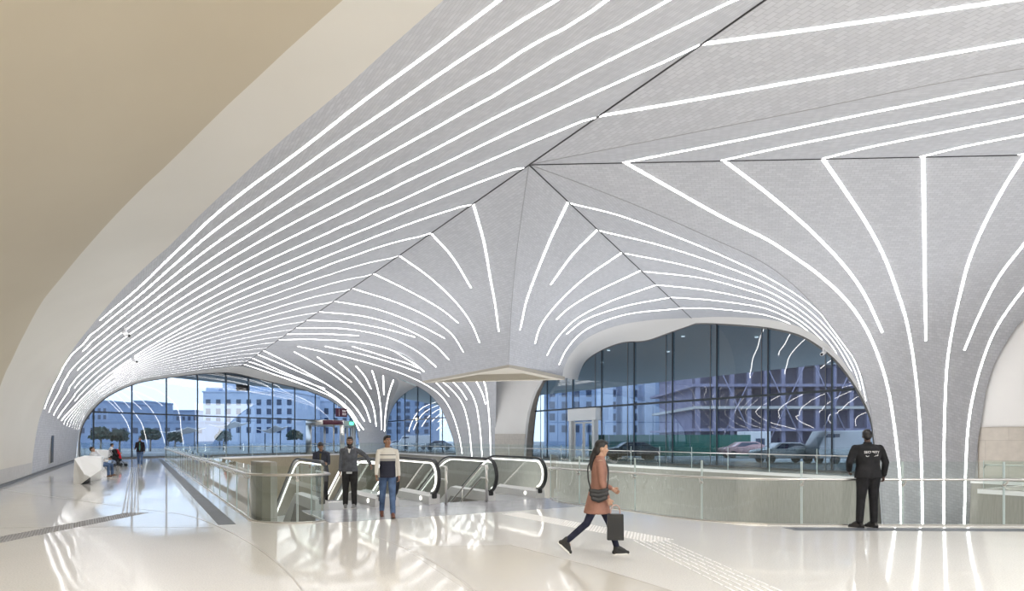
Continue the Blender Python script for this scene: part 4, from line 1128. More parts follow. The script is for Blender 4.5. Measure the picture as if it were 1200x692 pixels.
    if not lower_only:
        for s in (-1, 1):
            bm = bmesh.new(); blob(bm, hp(.030*s, .079, 1.645), (.014, .008, .008), HT, 10); kids.append(obj('eye', bm, M['eyewhite'], body, True))
            bm = bmesh.new(); blob(bm, hp(.030*s, .0855, 1.645), (.0065, .004, .0065), HT, 8); obj('iris', bm, M['eye'], kids[-1], True)
            bm = bmesh.new(); blob(bm, hp(.031*s, .087, 1.667), (.021, .006, .005), HT, 10); kids.append(obj('eyebrow', bm, M['hair'], body, True))
        bm = bmesh.new(); blob(bm, hp(0, .088, 1.574), (.023, .008, .008), HT, 10); kids.append(obj('mouth', bm, M['lip'], body, True))
        bm = bmesh.new()
        blob(bm, hp(0, -.022, 1.672), (.083, .094, .092), HT); blob(bm, hp(0, -.045, 1.63), (.076, .066, .075), HT); blob(bm, hp(0, .035, 1.725), (.062, .050, .030), HT)
        if hair == 'quiff': blob(bm, hp(0, .05, 1.735), (.06, .045, .035), HT)
        if hair == 'long':
            blob(bm, hp(0, -.055, 1.60), (.078, .062, .10), HT)
            limb(bm, [hp(0, -.07, 1.60), tp(0, -.115, 1.48), tp(.01, -.125, 1.38), tp(.015, -.12, 1.30)], (.055, .045, .036, .018))
        kids.append(fuse('hair', bm, M['hair'], .011, body, 2))
        if beard:
            bm = bmesh.new(); blob(bm, hp(0, .052, 1.545), (.058, .045, .05), HT); blob(bm, hp(0, .075, 1.50), (.045, .035, .062), HT)
            for s in (-1, 1): limb(bm, [hp(.066*s, .012, 1.61), hp(.052*s, .05, 1.56)], (.014, .02), 8)
            kids.append(fuse('beard', bm, M['hair'], .010, body, 2))
        # ---- upper garment
        bm = bmesh.new(); b = bulk; TX, TY = T @ X, T @ Y_
        hem = top_len
        secs = [(tp(0, .0, hem), .198*b, .142*b, TX, TY), (tp(0, 0, max(hem+.06, .97)), .184*b, .132*b, TX, TY), (tp(0, 0, 1.12), .165*b, .118*b, TX, TY), (tp(0, 0, 1.29), .182*b, .128*b, TX, TY), (tp(0, -.005, 1.40), .178*b, .110*b, TX, TY), (tp(0, -.005, 1.462), .125*b, .085, TX, TY), (tp(0, -.002, 1.495), .075, .072, TX, TY)]
        if hem < .8: secs[0] = (tp(0, 0, hem), .225*b, .215*b, X, Y_); secs[1] = (tp(0, 0, .97), .185*b, .15*b, TX, TY)
        loft(bm, secs)
        for i, s in ((0, -1), (1, 1)):
            Sh, El, Wr = J['S', s], J['E', s], J['W', s]
            end = El.lerp(Wr, .93*sleeve)
            limb(bm, [tp(.03*s, -.008, 1.455), tp(.10*s, -.005, 1.425), Sh-Vector((0, 0, .022)), Sh.lerp(El, .25)-Vector((0, 0, .006)), Sh.lerp(El, .6), El, El.lerp(end, .5), end], (.055, .062, .062*b, .060*b, .054*b, .050*b, .046*b, .040*b))
        kids.append(fuse(top[0], bm, top[1], .011, body, 6))
        if collar:
            bm = bmesh.new(); loft(bm, [(tp(0, -.002, 1.475), .078, .076, TX, TY), (tp(0, -.008, 1.525), .070, .068, TX, TY)]); kids.append(fuse('collar', bm, top[1], .011, body, 2))
    # ---- trousers
    bm = bmesh.new()
    blob(bm, hip0+Vector((0, -.005, .03)), (.165*bulk, .122*bulk, .12))
    for i, s in ((0, -1), (1, 1)):
        H, K, An = J['H', s], J['K', s], J['A', s]
        limb(bm, [H+Vector((0, -.005, .02)), H.lerp(K, .5), K, K.lerp(An, .5), K.lerp(An, .93)], (.098*bulk*min(flare, 1.05), .084*flare, .068*flare, .062*flare, .056*flare))
    tr = fuse(trousers[0], bm, trousers[1], .0115, body, 3); kids.append(tr)
    # ---- shoes
    for i, s in ((0, -1), (1, 1)):
        An = J['A', s]; pitch, yaw = feet[i] if isinstance(feet[i], (tuple, list)) else (feet[i], .12*s*-1)
        R3 = rz_(yaw) @ rx(pitch)
        def fp(x, y, z): return An+R3 @ Vector((x, y, z))
        bm = bmesh.new()
        limb(bm, [fp(0, -.045, -.050), fp(0, .05, -.052), fp(0, .15, -.060)], (.040, .041, .033)); limb(bm, [fp(0, -.012, .045), fp(0, -.02, -.03)], (.046, .045)); limb(bm, [fp(0, .0, .02), fp(0, .10, -.035)], (.043, .036))
        sh = fuse('shoe', bm, shoes[0], .010, body, 2); kids.append(sh)
        bm = bmesh.new(); n = 18; R0 = []
        for z, k in ((-.088, 1.0), (-.066, 1.0)):
            R0.append([bm.verts.new(fp(math.cos(a)*.043*k*(1 if math.sin(a) < 0 else .95), .052+math.sin(a)*.135*k, z)) for a in [2*PI*j/n for j in range(n)]])
        for j in range(n): bm.faces.new([R0[0][j], R0[0][(j+1) % n], R0[1][(j+1) % n], R0[1][j]])
        bm.faces.new(R0[0][::-1]); bm.faces.new(R0[1]); obj('sole', bm, shoes[1], sh, False)
    info = dict(J=J, tp=tp, hp=hp, T=T, HT=HT, body=body)
    if extra: extra(info)
    body.scale = (S, S, S); body.rotation_euler = (0, 0, rz); body.location = Vector(loc)+Vector((0, 0, -zmin*S))
    return body
def w2l(body, p): return body.matrix_world.inverted() @ Vector(p)

black_cloth = cloth('black_uniform', (.020, .020, .022)); black2 = cloth('black_trousers', (.018, .018, .020)); shoeblk = mat('black_leather', (.015, .014, .014), .35)
# guard, back to us, at the rail
def guard_extra(I):
    tp = I['tp']; b = I['body']
    def line(text, z, size):
        cu = bpy.data.curves.new('t', 'FONT'); cu.body = text; cu.size = size; cu.align_x = 'CENTER'; cu.extrude = .002; cu.resolution_u = 2
        o = bpy.data.objects.new('t', cu); COL.objects.link(o); dg = bpy.context.evaluated_depsgraph_get(); dg.update()
        me = bpy.data.meshes.new_from_object(o.evaluated_get(dg)); bpy.data.objects.remove(o)
        # text plane onto the back: x to the viewer's right
        for v in me.vertices:
            x, y = v.co.x, v.co.y; q = tp(x, -.147+.35*x*x*2.0, z+y); v.co = Vector((q.x, q.y-.002+v.co.z*-1, q.z))
        return link('back_lettering', me, M['letter'], jk)
    jk = [c for c in b.children if c.name.startswith('jacket')][0]
    plabel(line('SECURITY', 1.315, .062), 'white lettering on the back')
    bm = bmesh.new()
    def st(pts, r=.0045):
        tube(bm, [tp(x, -.150+.7*x*x, z) for x, z in pts], r, 5)
    z0 = 1.272
    st([(.105, z0+.03), (.104, z0), (.085, z0-.003), (.07, z0+.012), (.06, z0)]); st([(.055, z0+.002), (.045, z0-.012), (.025, z0-.010), (.02, z0+.008)])
    st([(-.0, z0), (-.02, z0-.002), (-.04, z0), (-.05, z0+.014)]); st([(-.055, z0), (-.08, z0-.016), (-.1, z0-.01), (-.108, z0+.006)]); st([(.034, z0+.018), (.038, z0+.019)]); st([(-.03, z0+.018), (-.022, z0+.018)])
    plabel(obj('back_lettering', bm, M['letter'], jk), 'second line of white lettering in Arabic script')
M['letter'] = mat('white_print', (.8, .8, .8), .6)
gl = on_floor(1017, 616.5)
person('person in a black security uniform standing with his back to us at the rail', (gl.x-.07, gl.y-.14, 0), 0.0, 1.80, 'dark', lean=.05, legs=((.0, .10, .0), (.02, .02, .02)), arms=((.02, .40, .5), (.0, .36, .1)), head=(-.35, .05), feet=((0, .95), (0, .5)), bulk=1.24, hands=(.6, 1.0), arm_dir=((.30, .62, -.55), (.05, .30, -.9)),
       top=('jacket', black_cloth), top_len=.87, trousers=('trousers', black2), flare=1.12, shoes=(shoeblk, shoeblk), extra=guard_extra)
# woman walking to the right
coatm = cloth('dusty_pink_coat', (.31, .165, .125), .9, .12, 6); legm = cloth('navy_leggings', (.020, .022, .040)); bagm = mat('black_bag', (.016, .016, .017), .5)
def woman_extra(I):
    tp, J, b = I['tp'], I['J'], I['body']
    # crossbody bag, its strap, and the tote in her hand
    t = fuse_bag = None
    bm = bmesh.new(); limb(bm, [tp(.20, -.10, 1.03), tp(.235, .02, 1.01), tp(.20, .13, 1.03)], (.055, .062, .055)); limb(bm, [tp(.20, -.11, .96), tp(.235, .02, .93), tp(.20, .13, .96)], (.06, .07, .06))
    I['bag'] = bm
wl_ = (on_floor(680, 648)+on_floor(722, 652.5))/2
wom = person('person in a dusty pink coat walking to the right with a black tote bag', (wl_.x, wl_.y, 0), -PI/2-.08, 1.66, 'tan', lean=.06, legs=((.42, 0, .12), (-.42, .0, .42)), arms=((-.05, .10, 1.15), (.12, .06, .30)), head=(0, .12), feet=((.05, 0), (-.75, 0)), bulk=.95, hands=(.9, 1.2),
       top=('coat', coatm), top_len=.66, trousers=('leggings', legm), flare=.82, shoes=(mat('black_suede_shoe', (.02, .02, .02), .7), M['sole']), hair='long')
def loc2w(b, p): return b.location+Matrix.Rotation(b.rotation_euler.z, 3, 'Z') @ (Vector(p)*b.scale.x)
# bag carried across the hip, on her right side (towards us)
bm = bmesh.new()
limb(bm, [(.235, -.12, 1.02), (.25, .0, 1.0), (.235, .12, 1.03)], (.03, .034, .03)); limb(bm, [(.24, -.11, .96), (.25, .0, .94), (.24, .12, .97)], (.032, .036, .032)); limb(bm, [(.245, -.09, .90), (.25, .0, .87), (.245, .10, .91)], (.03, .034, .03))
hb = fuse('shoulder_bag', bm, bagm, .011, None, 2); tag(hb, "black shoulder bag hanging at the walking woman's hip", 'bag')
bm = bmesh.new(); tube(bm, catmull([(.24, .12, 1.05), (.19, .14, 1.2), (.05, .135, 1.38), (-.12, .03, 1.475), (-.05, -.125, 1.40), (.10, -.15, 1.2), (.235, -.12, 1.05)], 40), .011, 6); obj('strap', bm, bagm, hb)
hb.location, hb.rotation_euler, hb.scale = wom.location, wom.rotation_euler, wom.scale
bm = bmesh.new(); z0_, z1_ = .30, .68
for v in box(bm, (-.05, -.115, z0_), (.05, .115, z1_)):
    v.co.y *= 1.0 if v.co.z > .5 else 1.06
bevel(bm, .012, 2)
tote = obj('tote_bag', bm, bagm); tag(tote, "black rectangular tote bag held in the walking woman's hand", 'bag')
bm = bmesh.new(); tube(bm, catmull([(0, -.07, z1_-.01), (0, -.05, z1_+.10), (0, .0, z1_+.13), (0, .05, z1_+.10), (0, .07, z1_-.01)], 20), .008, 6); obj('handle', bm, mat('tote_handle', (.45, .28, .24), .7), tote)
tote.scale = wom.scale; tote.rotation_euler = (.0, .0, wom.rotation_euler.z); tote.location = loc2w(wom, (.24, .24, .0))+Vector((0, 0, 0))
# man walking towards us
cream = cloth('cream_sweater', (.64, .61, .55), .9, .1); navy = cloth('navy_knit', (.018, .020, .035)); jean = cloth('blue_jeans', (.085, .135, .245), .85, .45, 5); brownsh = mat('brown_leather', (.16, .055, .03), .4)
def sweater_mat():
    m = mat('colour_block_sweater', (.6, .58, .52), .9); n, l, b = nodes(m)
    tc = n.new('ShaderNodeTexCoord'); sp = n.new('ShaderNodeSeparateXYZ'); l.new(tc.outputs['Object'], sp.inputs['Vector'])
    ab = n.new('ShaderNodeMath'); ab.operation = 'ABSOLUTE'; l.new(sp.outputs['X'], ab.inputs[0])
    cr = n.new('ShaderNodeValToRGB'); mr = n.new('ShaderNodeMapRange'); mr.inputs['From Min'].default_value = .8; mr.inputs['From Max'].default_value = 1.5
    l.new(sp.outputs['Z'], mr.inputs['Value']); l.new(mr.outputs['Result'], cr.inputs['Fac'])
    cr.color_ramp.interpolation = 'CONSTANT'; e = cr.color_ramp.elements
    e[0].position = 0; e[0].color = (.02, .022, .038, 1); e[1].position = .585; e[1].color = (.30, .29, .28, 1)
    x = e.new(.66); x.color = (.66, .63, .57, 1); x = e.new(.755); x.color = (.16, .16, .17, 1); x = e.new(.785); x.color = (.66, .63, .57, 1)
    lt = n.new('ShaderNodeMath'); lt.operation = 'LESS_THAN'; lt.inputs[1].default_value = .168; l.new(ab.outputs['Value'], lt.inputs[0])
    mx = n.new('ShaderNodeMix'); mx.data_type = 'RGBA'; mx.inputs['A'].default_value = (.66, .63, .57, 1); l.new(lt.outputs['Value'], mx.inputs['Factor']); l.new(cr.outputs['Color'], mx.inputs['B'])
    l.new(mx.outputs['Result'], b.inputs['Base Color']); return m
wk = on_floor(454, 606)
person('person in a cream and navy sweater and blue jeans walking towards us', (wk.x, wk.y, 0), PI+.30, 1.72, 'brown', lean=.02, legs=((.27, .0, .05), (-.22, .0, .26)), arms=((-.12, .16, .22), (.20, .17, .30)), head=(.30, 0), feet=((.1, 0), (-.30, 0)), bulk=1.0, hands=(.7, .7),
       top=('sweater', sweater_mat()), top_len=.86, collar=False, trousers=('jeans', jean), flare=1.0, shoes=(brownsh, mat('dark_sole', (.05, .04, .03), .6)), hair='quiff')
# bearded man
greyj = cloth('grey_jacket', (.10, .105, .12)); dk = cloth('charcoal_trousers', (.035, .034, .034))
def beard_extra(I):
    tp, b = I['tp'], I['body']; jk = [c for c in b.children if c.name.startswith('jacket')][0]
    bm = bmesh.new(); loft(bm, [(tp(0, .10, 1.30), .012, .022, Vector((1, 0, 0)), Vector((0, 1, 0))), (tp(0, .098, 1.38), .03, .022, Vector((1, 0, 0)), Vector((0, 1, 0))), (tp(0, .062, 1.47), .05, .022, Vector((1, 0, 0)), Vector((0, 1, 0)))])
    plabel(fuse('shirt', bm, mat('white_shirt', (.68, .68, .68), .8), .009, b, 2), 'white shirt in the open neck')
    bm = bmesh.new(); loft(bm, [(tp(0, 0, .835), .155, .112, Vector((1, 0, 0)), Vector((0, 1, 0))), (tp(0, 0, .89), .155, .112, Vector((1, 0, 0)), Vector((0, 1, 0)))]); fuse('shirt_hem', bm, mat('white_shirt_hem', (.66, .66, .66), .8), .011, b, 1)
    bm = bmesh.new(); limb(bm, [tp(-.10, -.04, 1.47), tp(0, -.10, 1.47), tp(.10, -.04, 1.47), tp(.07, .05, 1.44)], (.045, .055, .045, .03)); limb(bm, [tp(-.10, -.04, 1.47), tp(-.07, .05, 1.44)], (.045, .03)); fuse('hood', bm, cloth('hood_grey', (.30, .30, .31)), .011, jk, 2)
bl = on_floor(410, 595)
person('person with a long dark beard and grey zipped jacket stepping off the escalator', (bl.x, bl.y, 0), PI+.10, 1.68, 'brown', lean=.02, legs=((.06, .03, .08), (.0, .03, .05)), arms=((.30, .92, .25), (.05, .10, .22)), head=(.1, .05), feet=((0, -.2), (0, .2)), bulk=1.04, hands=(.9, .6),
       top=('jacket', greyj), top_len=.89, trousers=('trousers', dk), flare=1.15, shoes=(mat('grey_sneaker', (.25, .25, .25), .6), M['sole']), beard=True, extra=beard_extra)
# man looking down on the escalator
vest = cloth('dark_vest', (.03, .035, .03)); 
def vest_extra(I):
    tp, b = I['tp'], I['body']; X, Y_ = Vector((1, 0, 0)), Vector((0, 1, 0))
    bm = bmesh.new(); loft(bm, [(tp(0, .02, .90), .06, .118, X, Y_), (tp(0, .02, 1.2), .06, .122, X, Y_), (tp(0, .01, 1.42), .05, .105, X, Y_)]); fuse('shirt', bm, cloth('olive_shirt', (.13, .11, .05)), .011, b, 2)
ep = UV(18.0, 4.42)
dm = person('person with bowed head looking at a phone while riding the escalator up', (ep.x, ep.y, -.17), PI+.0, 1.73, 'brown', lean=.08, legs=((.0, .03, .03), (.0, .03, .03)), arms=((.25, .12, 1.35), (.1, .12, 1.30)), head=(.25, .55), bulk=1.0, hands=(1.0, 1.0),
       top=('jacket', cloth('navy_grey_jacket', (.045, .05, .07))), top_len=.88, trousers=('trousers', dk), shoes=(shoeblk, shoeblk), extra=vest_extra)
ph = None
# far man walking
def open_extra(col):
    def f(I):
        tp, b = I['tp'], I['body']; X, Y_ = Vector((1, 0, 0)), Vector((0, 1, 0))
        bm = bmesh.new(); loft(bm, [(tp(0, .02, .88), .07, .118, X, Y_), (tp(0, .02, 1.2), .07, .122, X, Y_), (tp(0, .01, 1.44), .05, .105, X, Y_)]); fuse('shirt', bm, cloth('shirt_colour', col), .011, b, 2)
    return f
fl = on_floor(164, 546)
person('person in an open dark jacket and green shirt walking along the far corridor', (fl.x, fl.y, 0), PI+.42, 1.74, 'brown', legs=((.22, 0, .05), (-.2, 0, .3)), arms=((.1, .15, .3), (.05, .15, 1.2)), head=(0, .1), feet=(0, -.3), bulk=1.02,
       top=('jacket', cloth('dark_brown_jacket', (.025, .018, .02))), top_len=.87, trousers=('jeans', jean), shoes=(mat('grey_shoe', (.3, .28, .26), .6), M['sole']), extra=open_extra((.08, .24, .20)))
# slouching person on the near bench
sp_ = on_floor(119.5, 559)
sl_ = person('person in blue jeans slouching on the near white bench', (sp_.x-.12, sp_.y+.1, 0), -PI/2, 1.74, 'tan', lean=-.62, legs=((1.45, .03, 1.38), (1.38, .10, 1.30)), arms=((.2, .25, .6), (.2, .2, .6)), head=(.1, .45), bulk=1.0,
       top=('shirt', cloth('white_tee', (.6, .6, .62))), top_len=.9, trousers=('jeans', jean), shoes=(mat('brown_sneaker', (.16, .10, .07), .6), M['sole']))
# person in white behind the pushchair
wp = on_floor(129.5, 545.2)
person('person in white sitting on the further bench behind the red pushchair', (wp.x, wp.y, 0), -PI/2+.2, 1.72, 'tan', lean=.1, legs=((1.45, .05, 1.4), (1.45, .05, 1.4)), arms=((.6, .15, .9), (.6, .15, .9)), head=(.3, .1), top=('shirt', cloth('white_shirt_far', (.72, .72, .73))), top_len=.9, trousers=('trousers', dk), shoes=(shoeblk, shoeblk))
# person going down the stairs
dn = UV(18.05, 7.15)
person('person in a dark blue top going down the stairs, seen from behind', (dn.x, dn.y, -1.93), ROT, 1.70, 'tan', legs=((.25, 0, .3), (-.05, 0, .1)), arms=((.1, .12, .5), (.1, .12, .4)), head=(.5, .2), top=('jacket', cloth('dark_blue_top', (.03, .04, .09))), top_len=.87, trousers=('trousers', dk), shoes=(shoeblk, shoeblk))

# pushchair
pc_ = on_floor(137.5, 546.5)
pu = empty('pushchair', pc_, -.5); tag(pu, 'red and black pushchair standing beside the further white bench', 'pushchair')
M['red'] = cloth('red_fabric', (.55, .02, .03), .8, .1); M['pblack'] = cloth('black_fabric', (.02, .02, .024), .8, .1)
bm = bmesh.new(); limb(bm, [(-.17, .05, .52), (-.18, -.02, .78), (-.17, -.10, 1.0)], (.09, .09, .06)); limb(bm, [(.17, .05, .52), (.18, -.02, .78), (.17, -.10, 1.0)], (.09, .09, .06)); fuse('side_panel', bm, M['red'], .02, pu, 2)
bm = bmesh.new(); limb(bm, [(-.1, -.06, .70), (.1, -.06, .70)], (.16, .16)); limb(bm, [(-.08, -.12, .92), (.08, -.12, .92)], (.15, .15)); fuse('hood', bm, M['pblack'], .02, pu, 2)
bm = bmesh.new(); limb(bm, [(-.18, .05, .42), (.18, .05, .42)], (.10, .10)); limb(bm, [(-.18, -.1, .48), (.18, -.1, .48)], (.09, .09)); fuse('seat', bm, M['pblack'], .02, pu, 2)
bm = bmesh.new(); 
for s in (-.22, .22): tube(bm, [(s, .35, .1), (s, 0, .48), (s, -.32, .98)], .014, 6); tube(bm, [(s, -.32, .10), (s, 0, .48)], .014, 6)
tube(bm, [(-.22, -.32, .98), (.22, -.32, .98)], .02, 8); obj('frame', bm, M['darksteel'], pu)
for sx in (-.24, .24):
    for sy in (.35, -.32):
        bm = bmesh.new(); tube(bm, [(sx-.025, sy, .10), (sx+.025, sy, .10)], .10, 16); obj('wheel', bm, M['black'], pu)
# phone in the bowed man's hand
bm = bmesh.new(); box(bm, (-.036, -.005, -.075), (.036, .005, .075)); bevel(bm, .004, 2)
pho = obj('phone', bm, M['black']); tag(pho, 'black phone in the hand of the bowed man on the escalator', 'phone')
bm = bmesh.new(); box(bm, (-.032, .005, -.068), (.032, .0062, .068)); obj('screen', bm, mat('phone_screen', (.05, .06, .08), .1, emis=(.5, .6, .8), estr=.6), pho)
pho.location = loc2w(dm, (.13, .40, 1.13)); pho.rotation_euler = (-.7, 0, dm.rotation_euler.z)
# ================================================================== OUTSIDE
GR = [Vector((-420, -60, 0)), Vector((-420, 420, 0)), Vector((420, 420, 0)), Vector((420, -60, 0))]
M['asphalt'] = noisy(mat('paving', rough=.8), (.20, .21, .22), (.27, .28, .29), .4)
struct(poly_slab('ground', GR, [Vector((p.x, p.y, 0)) for p in OUTER], -.1, -.4, M['asphalt']), 'paved ground outside')
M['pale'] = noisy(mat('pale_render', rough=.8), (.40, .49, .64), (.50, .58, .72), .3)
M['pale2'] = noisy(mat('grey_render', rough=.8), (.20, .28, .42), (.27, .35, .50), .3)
M['win'] = mat('dark_window', (.03, .05, .10), .15)
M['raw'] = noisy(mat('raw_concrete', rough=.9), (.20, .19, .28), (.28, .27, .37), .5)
M['hoard'] = mat('green_hoarding', (.03, .20, .15), .6)
M['canvas'] = mat('white_canvas', (.8, .8, .8), .6)
M['soffit'] = mat('canopy_soffit', (.55, .66, .66), .5)
def building(label, px0, px1, ytop, Y, depth, m, nx=0, nz=0, setbacks=(), wz0=3.0, group='buildings outside the left glazing'):
    x0, x1 = (px0-600)/F*Y, (px1-600)/F*Y; zt = EYE+(HZ-ytop)/F*Y
    t = empty('building', ((x0+x1)/2, Y, -.1)); tag(t, label, 'building', group); w = x1-x0
    bm = bmesh.new(); box(bm, (-w/2, 0, 0), (w/2, depth, zt)); box(bm, (-w/2-.2, -.2, zt), (w/2+.2, depth, zt+.35)); obj('wall', bm, m, t)
    for a, b, h in setbacks:
        bm = bmesh.new(); box(bm, (-w/2+a*w, .5, zt+.3), (-w/2+b*w, depth, zt+h)); obj('upper_storey', bm, m, t)
    for i in range(nx):
        for j in range(nz):
            cx = -w/2+w*(i+.5)/nx; cz = wz0+(zt-wz0-1.0)*(j+.4)/nz; ww, hh = w/nx*.22, (zt-wz0)/nz*.28
            bm = bmesh.new(); box(bm, (cx-ww, -.08, cz-hh), (cx+ww, .3, cz+hh))
            fr = obj('window', bm, M['win'], t)
    return t
building('pale stepped building beyond the left glazing, tallest of its row', 238, 345, 459, 150, 20, M['pale'], 9, 4, ((.02, .16, 1.2), (.2, .62, 2.2), (.35, .5, 3.4), (.7, 1, .9)), 3, )
building('pale lower wing to the right of the stepped building', 345, 420, 470, 172, 20, M['pale'], 7, 3, ((.3, .5, 1.6),), 3)
building('grey block at the left edge of the left glazing', 100, 126, 470, 140, 18, M['pale2'], 4, 4)
building('grey tower in the left part of the left glazing', 156, 170, 470, 170, 14, M['pale2'], 3, 5)
building('wide low grey block beside the tower', 171, 232, 481, 190, 16, M['pale2'], 9, 3)
building('long low dark block under the skyline', 90, 240, 494, 120, 10, M['pale2'], 12, 1)
building('tall pale block beyond the small glazed arch', 440, 505, 455, 170, 20, M['pale2'], 6, 6, (), 3, 'buildings outside the right glazing')
# slim pale towers beyond the large arch
for x, wpx, yt, lab in ((712, 13, 428, 'slim pale blue tower beyond the door of the large arch, first from the left'), (735, 11, 430, 'slim pale blue tower, second from the left beyond the large arch'), (762, 12, 436, 'slim pale blue tower, third from the left beyond the large arch'), (790, 9, 440, 'slim pale blue tower, fourth from the left beyond the large arch')):
    building(lab, x-wpx/2, x+wpx/2, yt, 130, 8, M['pale'], 0, 0, (), 3, 'towers outside the right glazing')
building('dark block behind the slim pale towers', 640, 840, 405, 150, 10, M['pale2'], 14, 7, (), 3, 'towers outside the right glazing')
# building under construction
Yb = 95; xa, xb = (812-600)/F*Yb, (1060-600)/F*Yb; zt = EYE+(HZ-398)/F*Yb
cb = empty('unfinished_building', ((xa+xb)/2, Yb, -.1)); tag(cb, 'dark unfinished concrete building under construction beyond the large arch', 'building')
w_ = xb-xa; nfl = 5
bm = bmesh.new(); box(bm, (-w_/2+1, 4, 0), (w_/2, 26, zt-.6)); obj('core', bm, M['raw'], cb)
for k in range(nfl+1):
    bm = bmesh.new(); box(bm, (-w_/2-.3*(k % 2), -1, zt*k/nfl-.35), (w_/2, 28, zt*k/nfl+.05)); obj('floor_slab', bm, M['raw'] if k % 2 else M['concrete'], cb)
for k in range(13):
    bm = bmesh.new(); x = -w_/2+.6+(w_-1.2)*k/12; box(bm, (x-.3, -.6, 0), (x+.3, 0, zt)); obj('pillar', bm, M['raw'], cb)
for k in range(4):
    bm = bmesh.new(); x = -w_/2+3+k*7; tube(bm, [(x, -1.6, 0), (x+6, -1.6, zt*.8)], .09, 6); tube(bm, [(x+6, -1.6, 0), (x, -1.6, zt*.8)], .09, 6); obj('scaffold_brace', bm, M['raw'], cb)
# green hoarding
hd = empty('hoarding', at(800, HZ, 62)*1.0); hd.location.z = -.1; tag(hd, 'dark green site hoarding beyond the large arch', 'hoarding')
x0, x1 = (690-800)/F*62, (880-800)/F*62
for k in range(8):
    a_, b_ = x0+(x1-x0)*k/8, x0+(x1-x0)*(k+1)/8
    bm = bmesh.new(); box(bm, (a_+.02, 0, .1), (b_-.02, .06, 2.15)); 
    for q in range(6): box(bm, (a_+.1+(b_-a_)*q/6, -.02, .1), (a_+.16+(b_-a_)*q/6, 0, 2.15))
    obj('panel', bm, M['hoard'], hd)
# vehicles
def car(label, px, Y, rz, colr, kind='car', group='vehicles outside the glazing'):
    p = at(px, HZ, Y); p.z = -.1
    t = empty('car' if kind == 'car' else 'van', p, rz); tag(t, label, 'car' if kind == 'car' else 'van', group)
    pm = mat('car_paint', colr, .3, coat=.5)
    if kind == 'car': prof_ = [(-2.2, .35), (-2.25, .75), (-2.1, .95), (-1.3, 1.05), (-.6, 1.48), (.9, 1.5), (1.7, 1.1), (2.15, 1.0), (2.25, .7), (2.2, .35)]; cab = [(-1.1, 1.05), (-.5, 1.42), (.85, 1.43), (1.5, 1.08)]; hw_ = .88
    else: prof_ = [(-2.6, .4), (-2.7, .9), (-2.6, 1.25), (-2.0, 2.3), (2.6, 2.4), (2.7, .9), (2.65, .4)]; cab = [(-2.35, 1.35), (-1.95, 2.1), (-1.0, 2.1), (-1.0, 1.35)]; hw_ = .98
    bm = bmesh.new(); A_ = [bm.verts.new((x, -hw_, z)) for x, z in prof_]; B_ = [bm.verts.new((x, hw_, z)) for x, z in prof_]; n = len(prof_)
    for v in A_+B_:
        if v.co.z > 1.2: v.co.y *= .84
    for k in range(n): bm.faces.new([A_[k], A_[(k+1) % n], B_[(k+1) % n], B_[k]])
    bm.faces.new(A_[::-1]); bm.faces.new(B_); bmesh.ops.recalc_face_normals(bm, faces=bm.faces); bevel(bm, .06, 2); obj('body', bm, pm, t, True)
    for s in (-1, 1):
        bm = bmesh.new(); V = [bm.verts.new((x, s*(hw_*(.995 if z < 1.2 else .86)+.015), z)) for x, z in cab]; bm.faces.new(V if s < 0 else V[::-1]); obj('side_window', bm, M['win'], t)
    for x in (-1.4, 1.4):
        for s in (-1, 1):
            bm = bmesh.new(); tube(bm, [(x, s*(hw_-.18), .33), (x, s*(hw_+.02), .33)], .33, 18); obj('wheel', bm, M['black'], t)
    return t
car('dark car parked in front of the green hoarding', 740, 54, .1, (.03, .03, .05)); car('pale red car seen through the right half of the large arch', 872, 60, .05, (.55, .30, .30))
car('white car outside the large arch, left of the white van', 918, 47, .1, (.7, .7, .7)); car('white van parked outside the right end of the large arch', 990, 46, .15, (.75, .76, .78), 'van')
car('white van seen through the small glazed arch', 486, 108, .2, (.75, .76, .78), 'van'); car('grey car seen through the small glazed arch', 514, 104, .0, (.3, .32, .36)); car('white car seen through the small glazed arch, left of the white van', 466, 115, .0, (.7, .7, .72))
# site cabin
sc_ = empty('site_cabin', (at(888, HZ, 64).x, 64, -.1)); tag(sc_, 'small white site cabin with a dark window outside the large arch', 'cabin')
bm = bmesh.new(); box(bm, (-1.3, 0, .1), (1.3, 2.2, 2.5)); bevel(bm, .04, 1); obj('wall', bm, M['white'], sc_)
bm = bmesh.new(); box(bm, (-.2, -.04, 1.1), (.7, .02, 1.8)); obj('window', bm, M['win'], sc_)
# shade canopies outside the left glazing
def shade(label, x0, x1, y, Y):
    a, b = at(x0, y, Y), at(x1, y-4, Y); t = empty('shade_canopy', (a.x, Y, -.1)); tag(t, label, 'canopy', 'white shade canopies outside')
    L = b.x-a.x; h = a.z
    bm = bmesh.new(); n = 10; T0, T1 = [], []
    for i in range(n+1):
        s = i/n; z = h+.1+(b.z-a.z)*s-.5*math.sin(PI*s)
        T0.append([bm.verts.new((L*s, yy, z+.35*abs(yy-3)/3)) for yy in (0, 1.5, 3, 4.5, 6)])
    for p, q in zip(T0, T0[1:]):
        for k in range(4): bm.faces.new([p[k], p[k+1], q[k+1], q[k]])
    g = bmesh.ops.extrude_face_region(bm, geom=bm.faces[:])
    for v in [x for x in g['geom'] if isinstance(x, bmesh.types.BMVert)]: v.co.z += .08
    bmesh.ops.recalc_face_normals(bm, faces=bm.faces); obj('canvas', bm, M['canvas'], t, True)
    for s in (.08, .92):
        bm = bmesh.new(); tube(bm, [(L*s, 3, 0), (L*s, 3, h+.1+(b.z-a.z)*s-.3)], .08, 8); obj('post', bm, M['darksteel'], t)
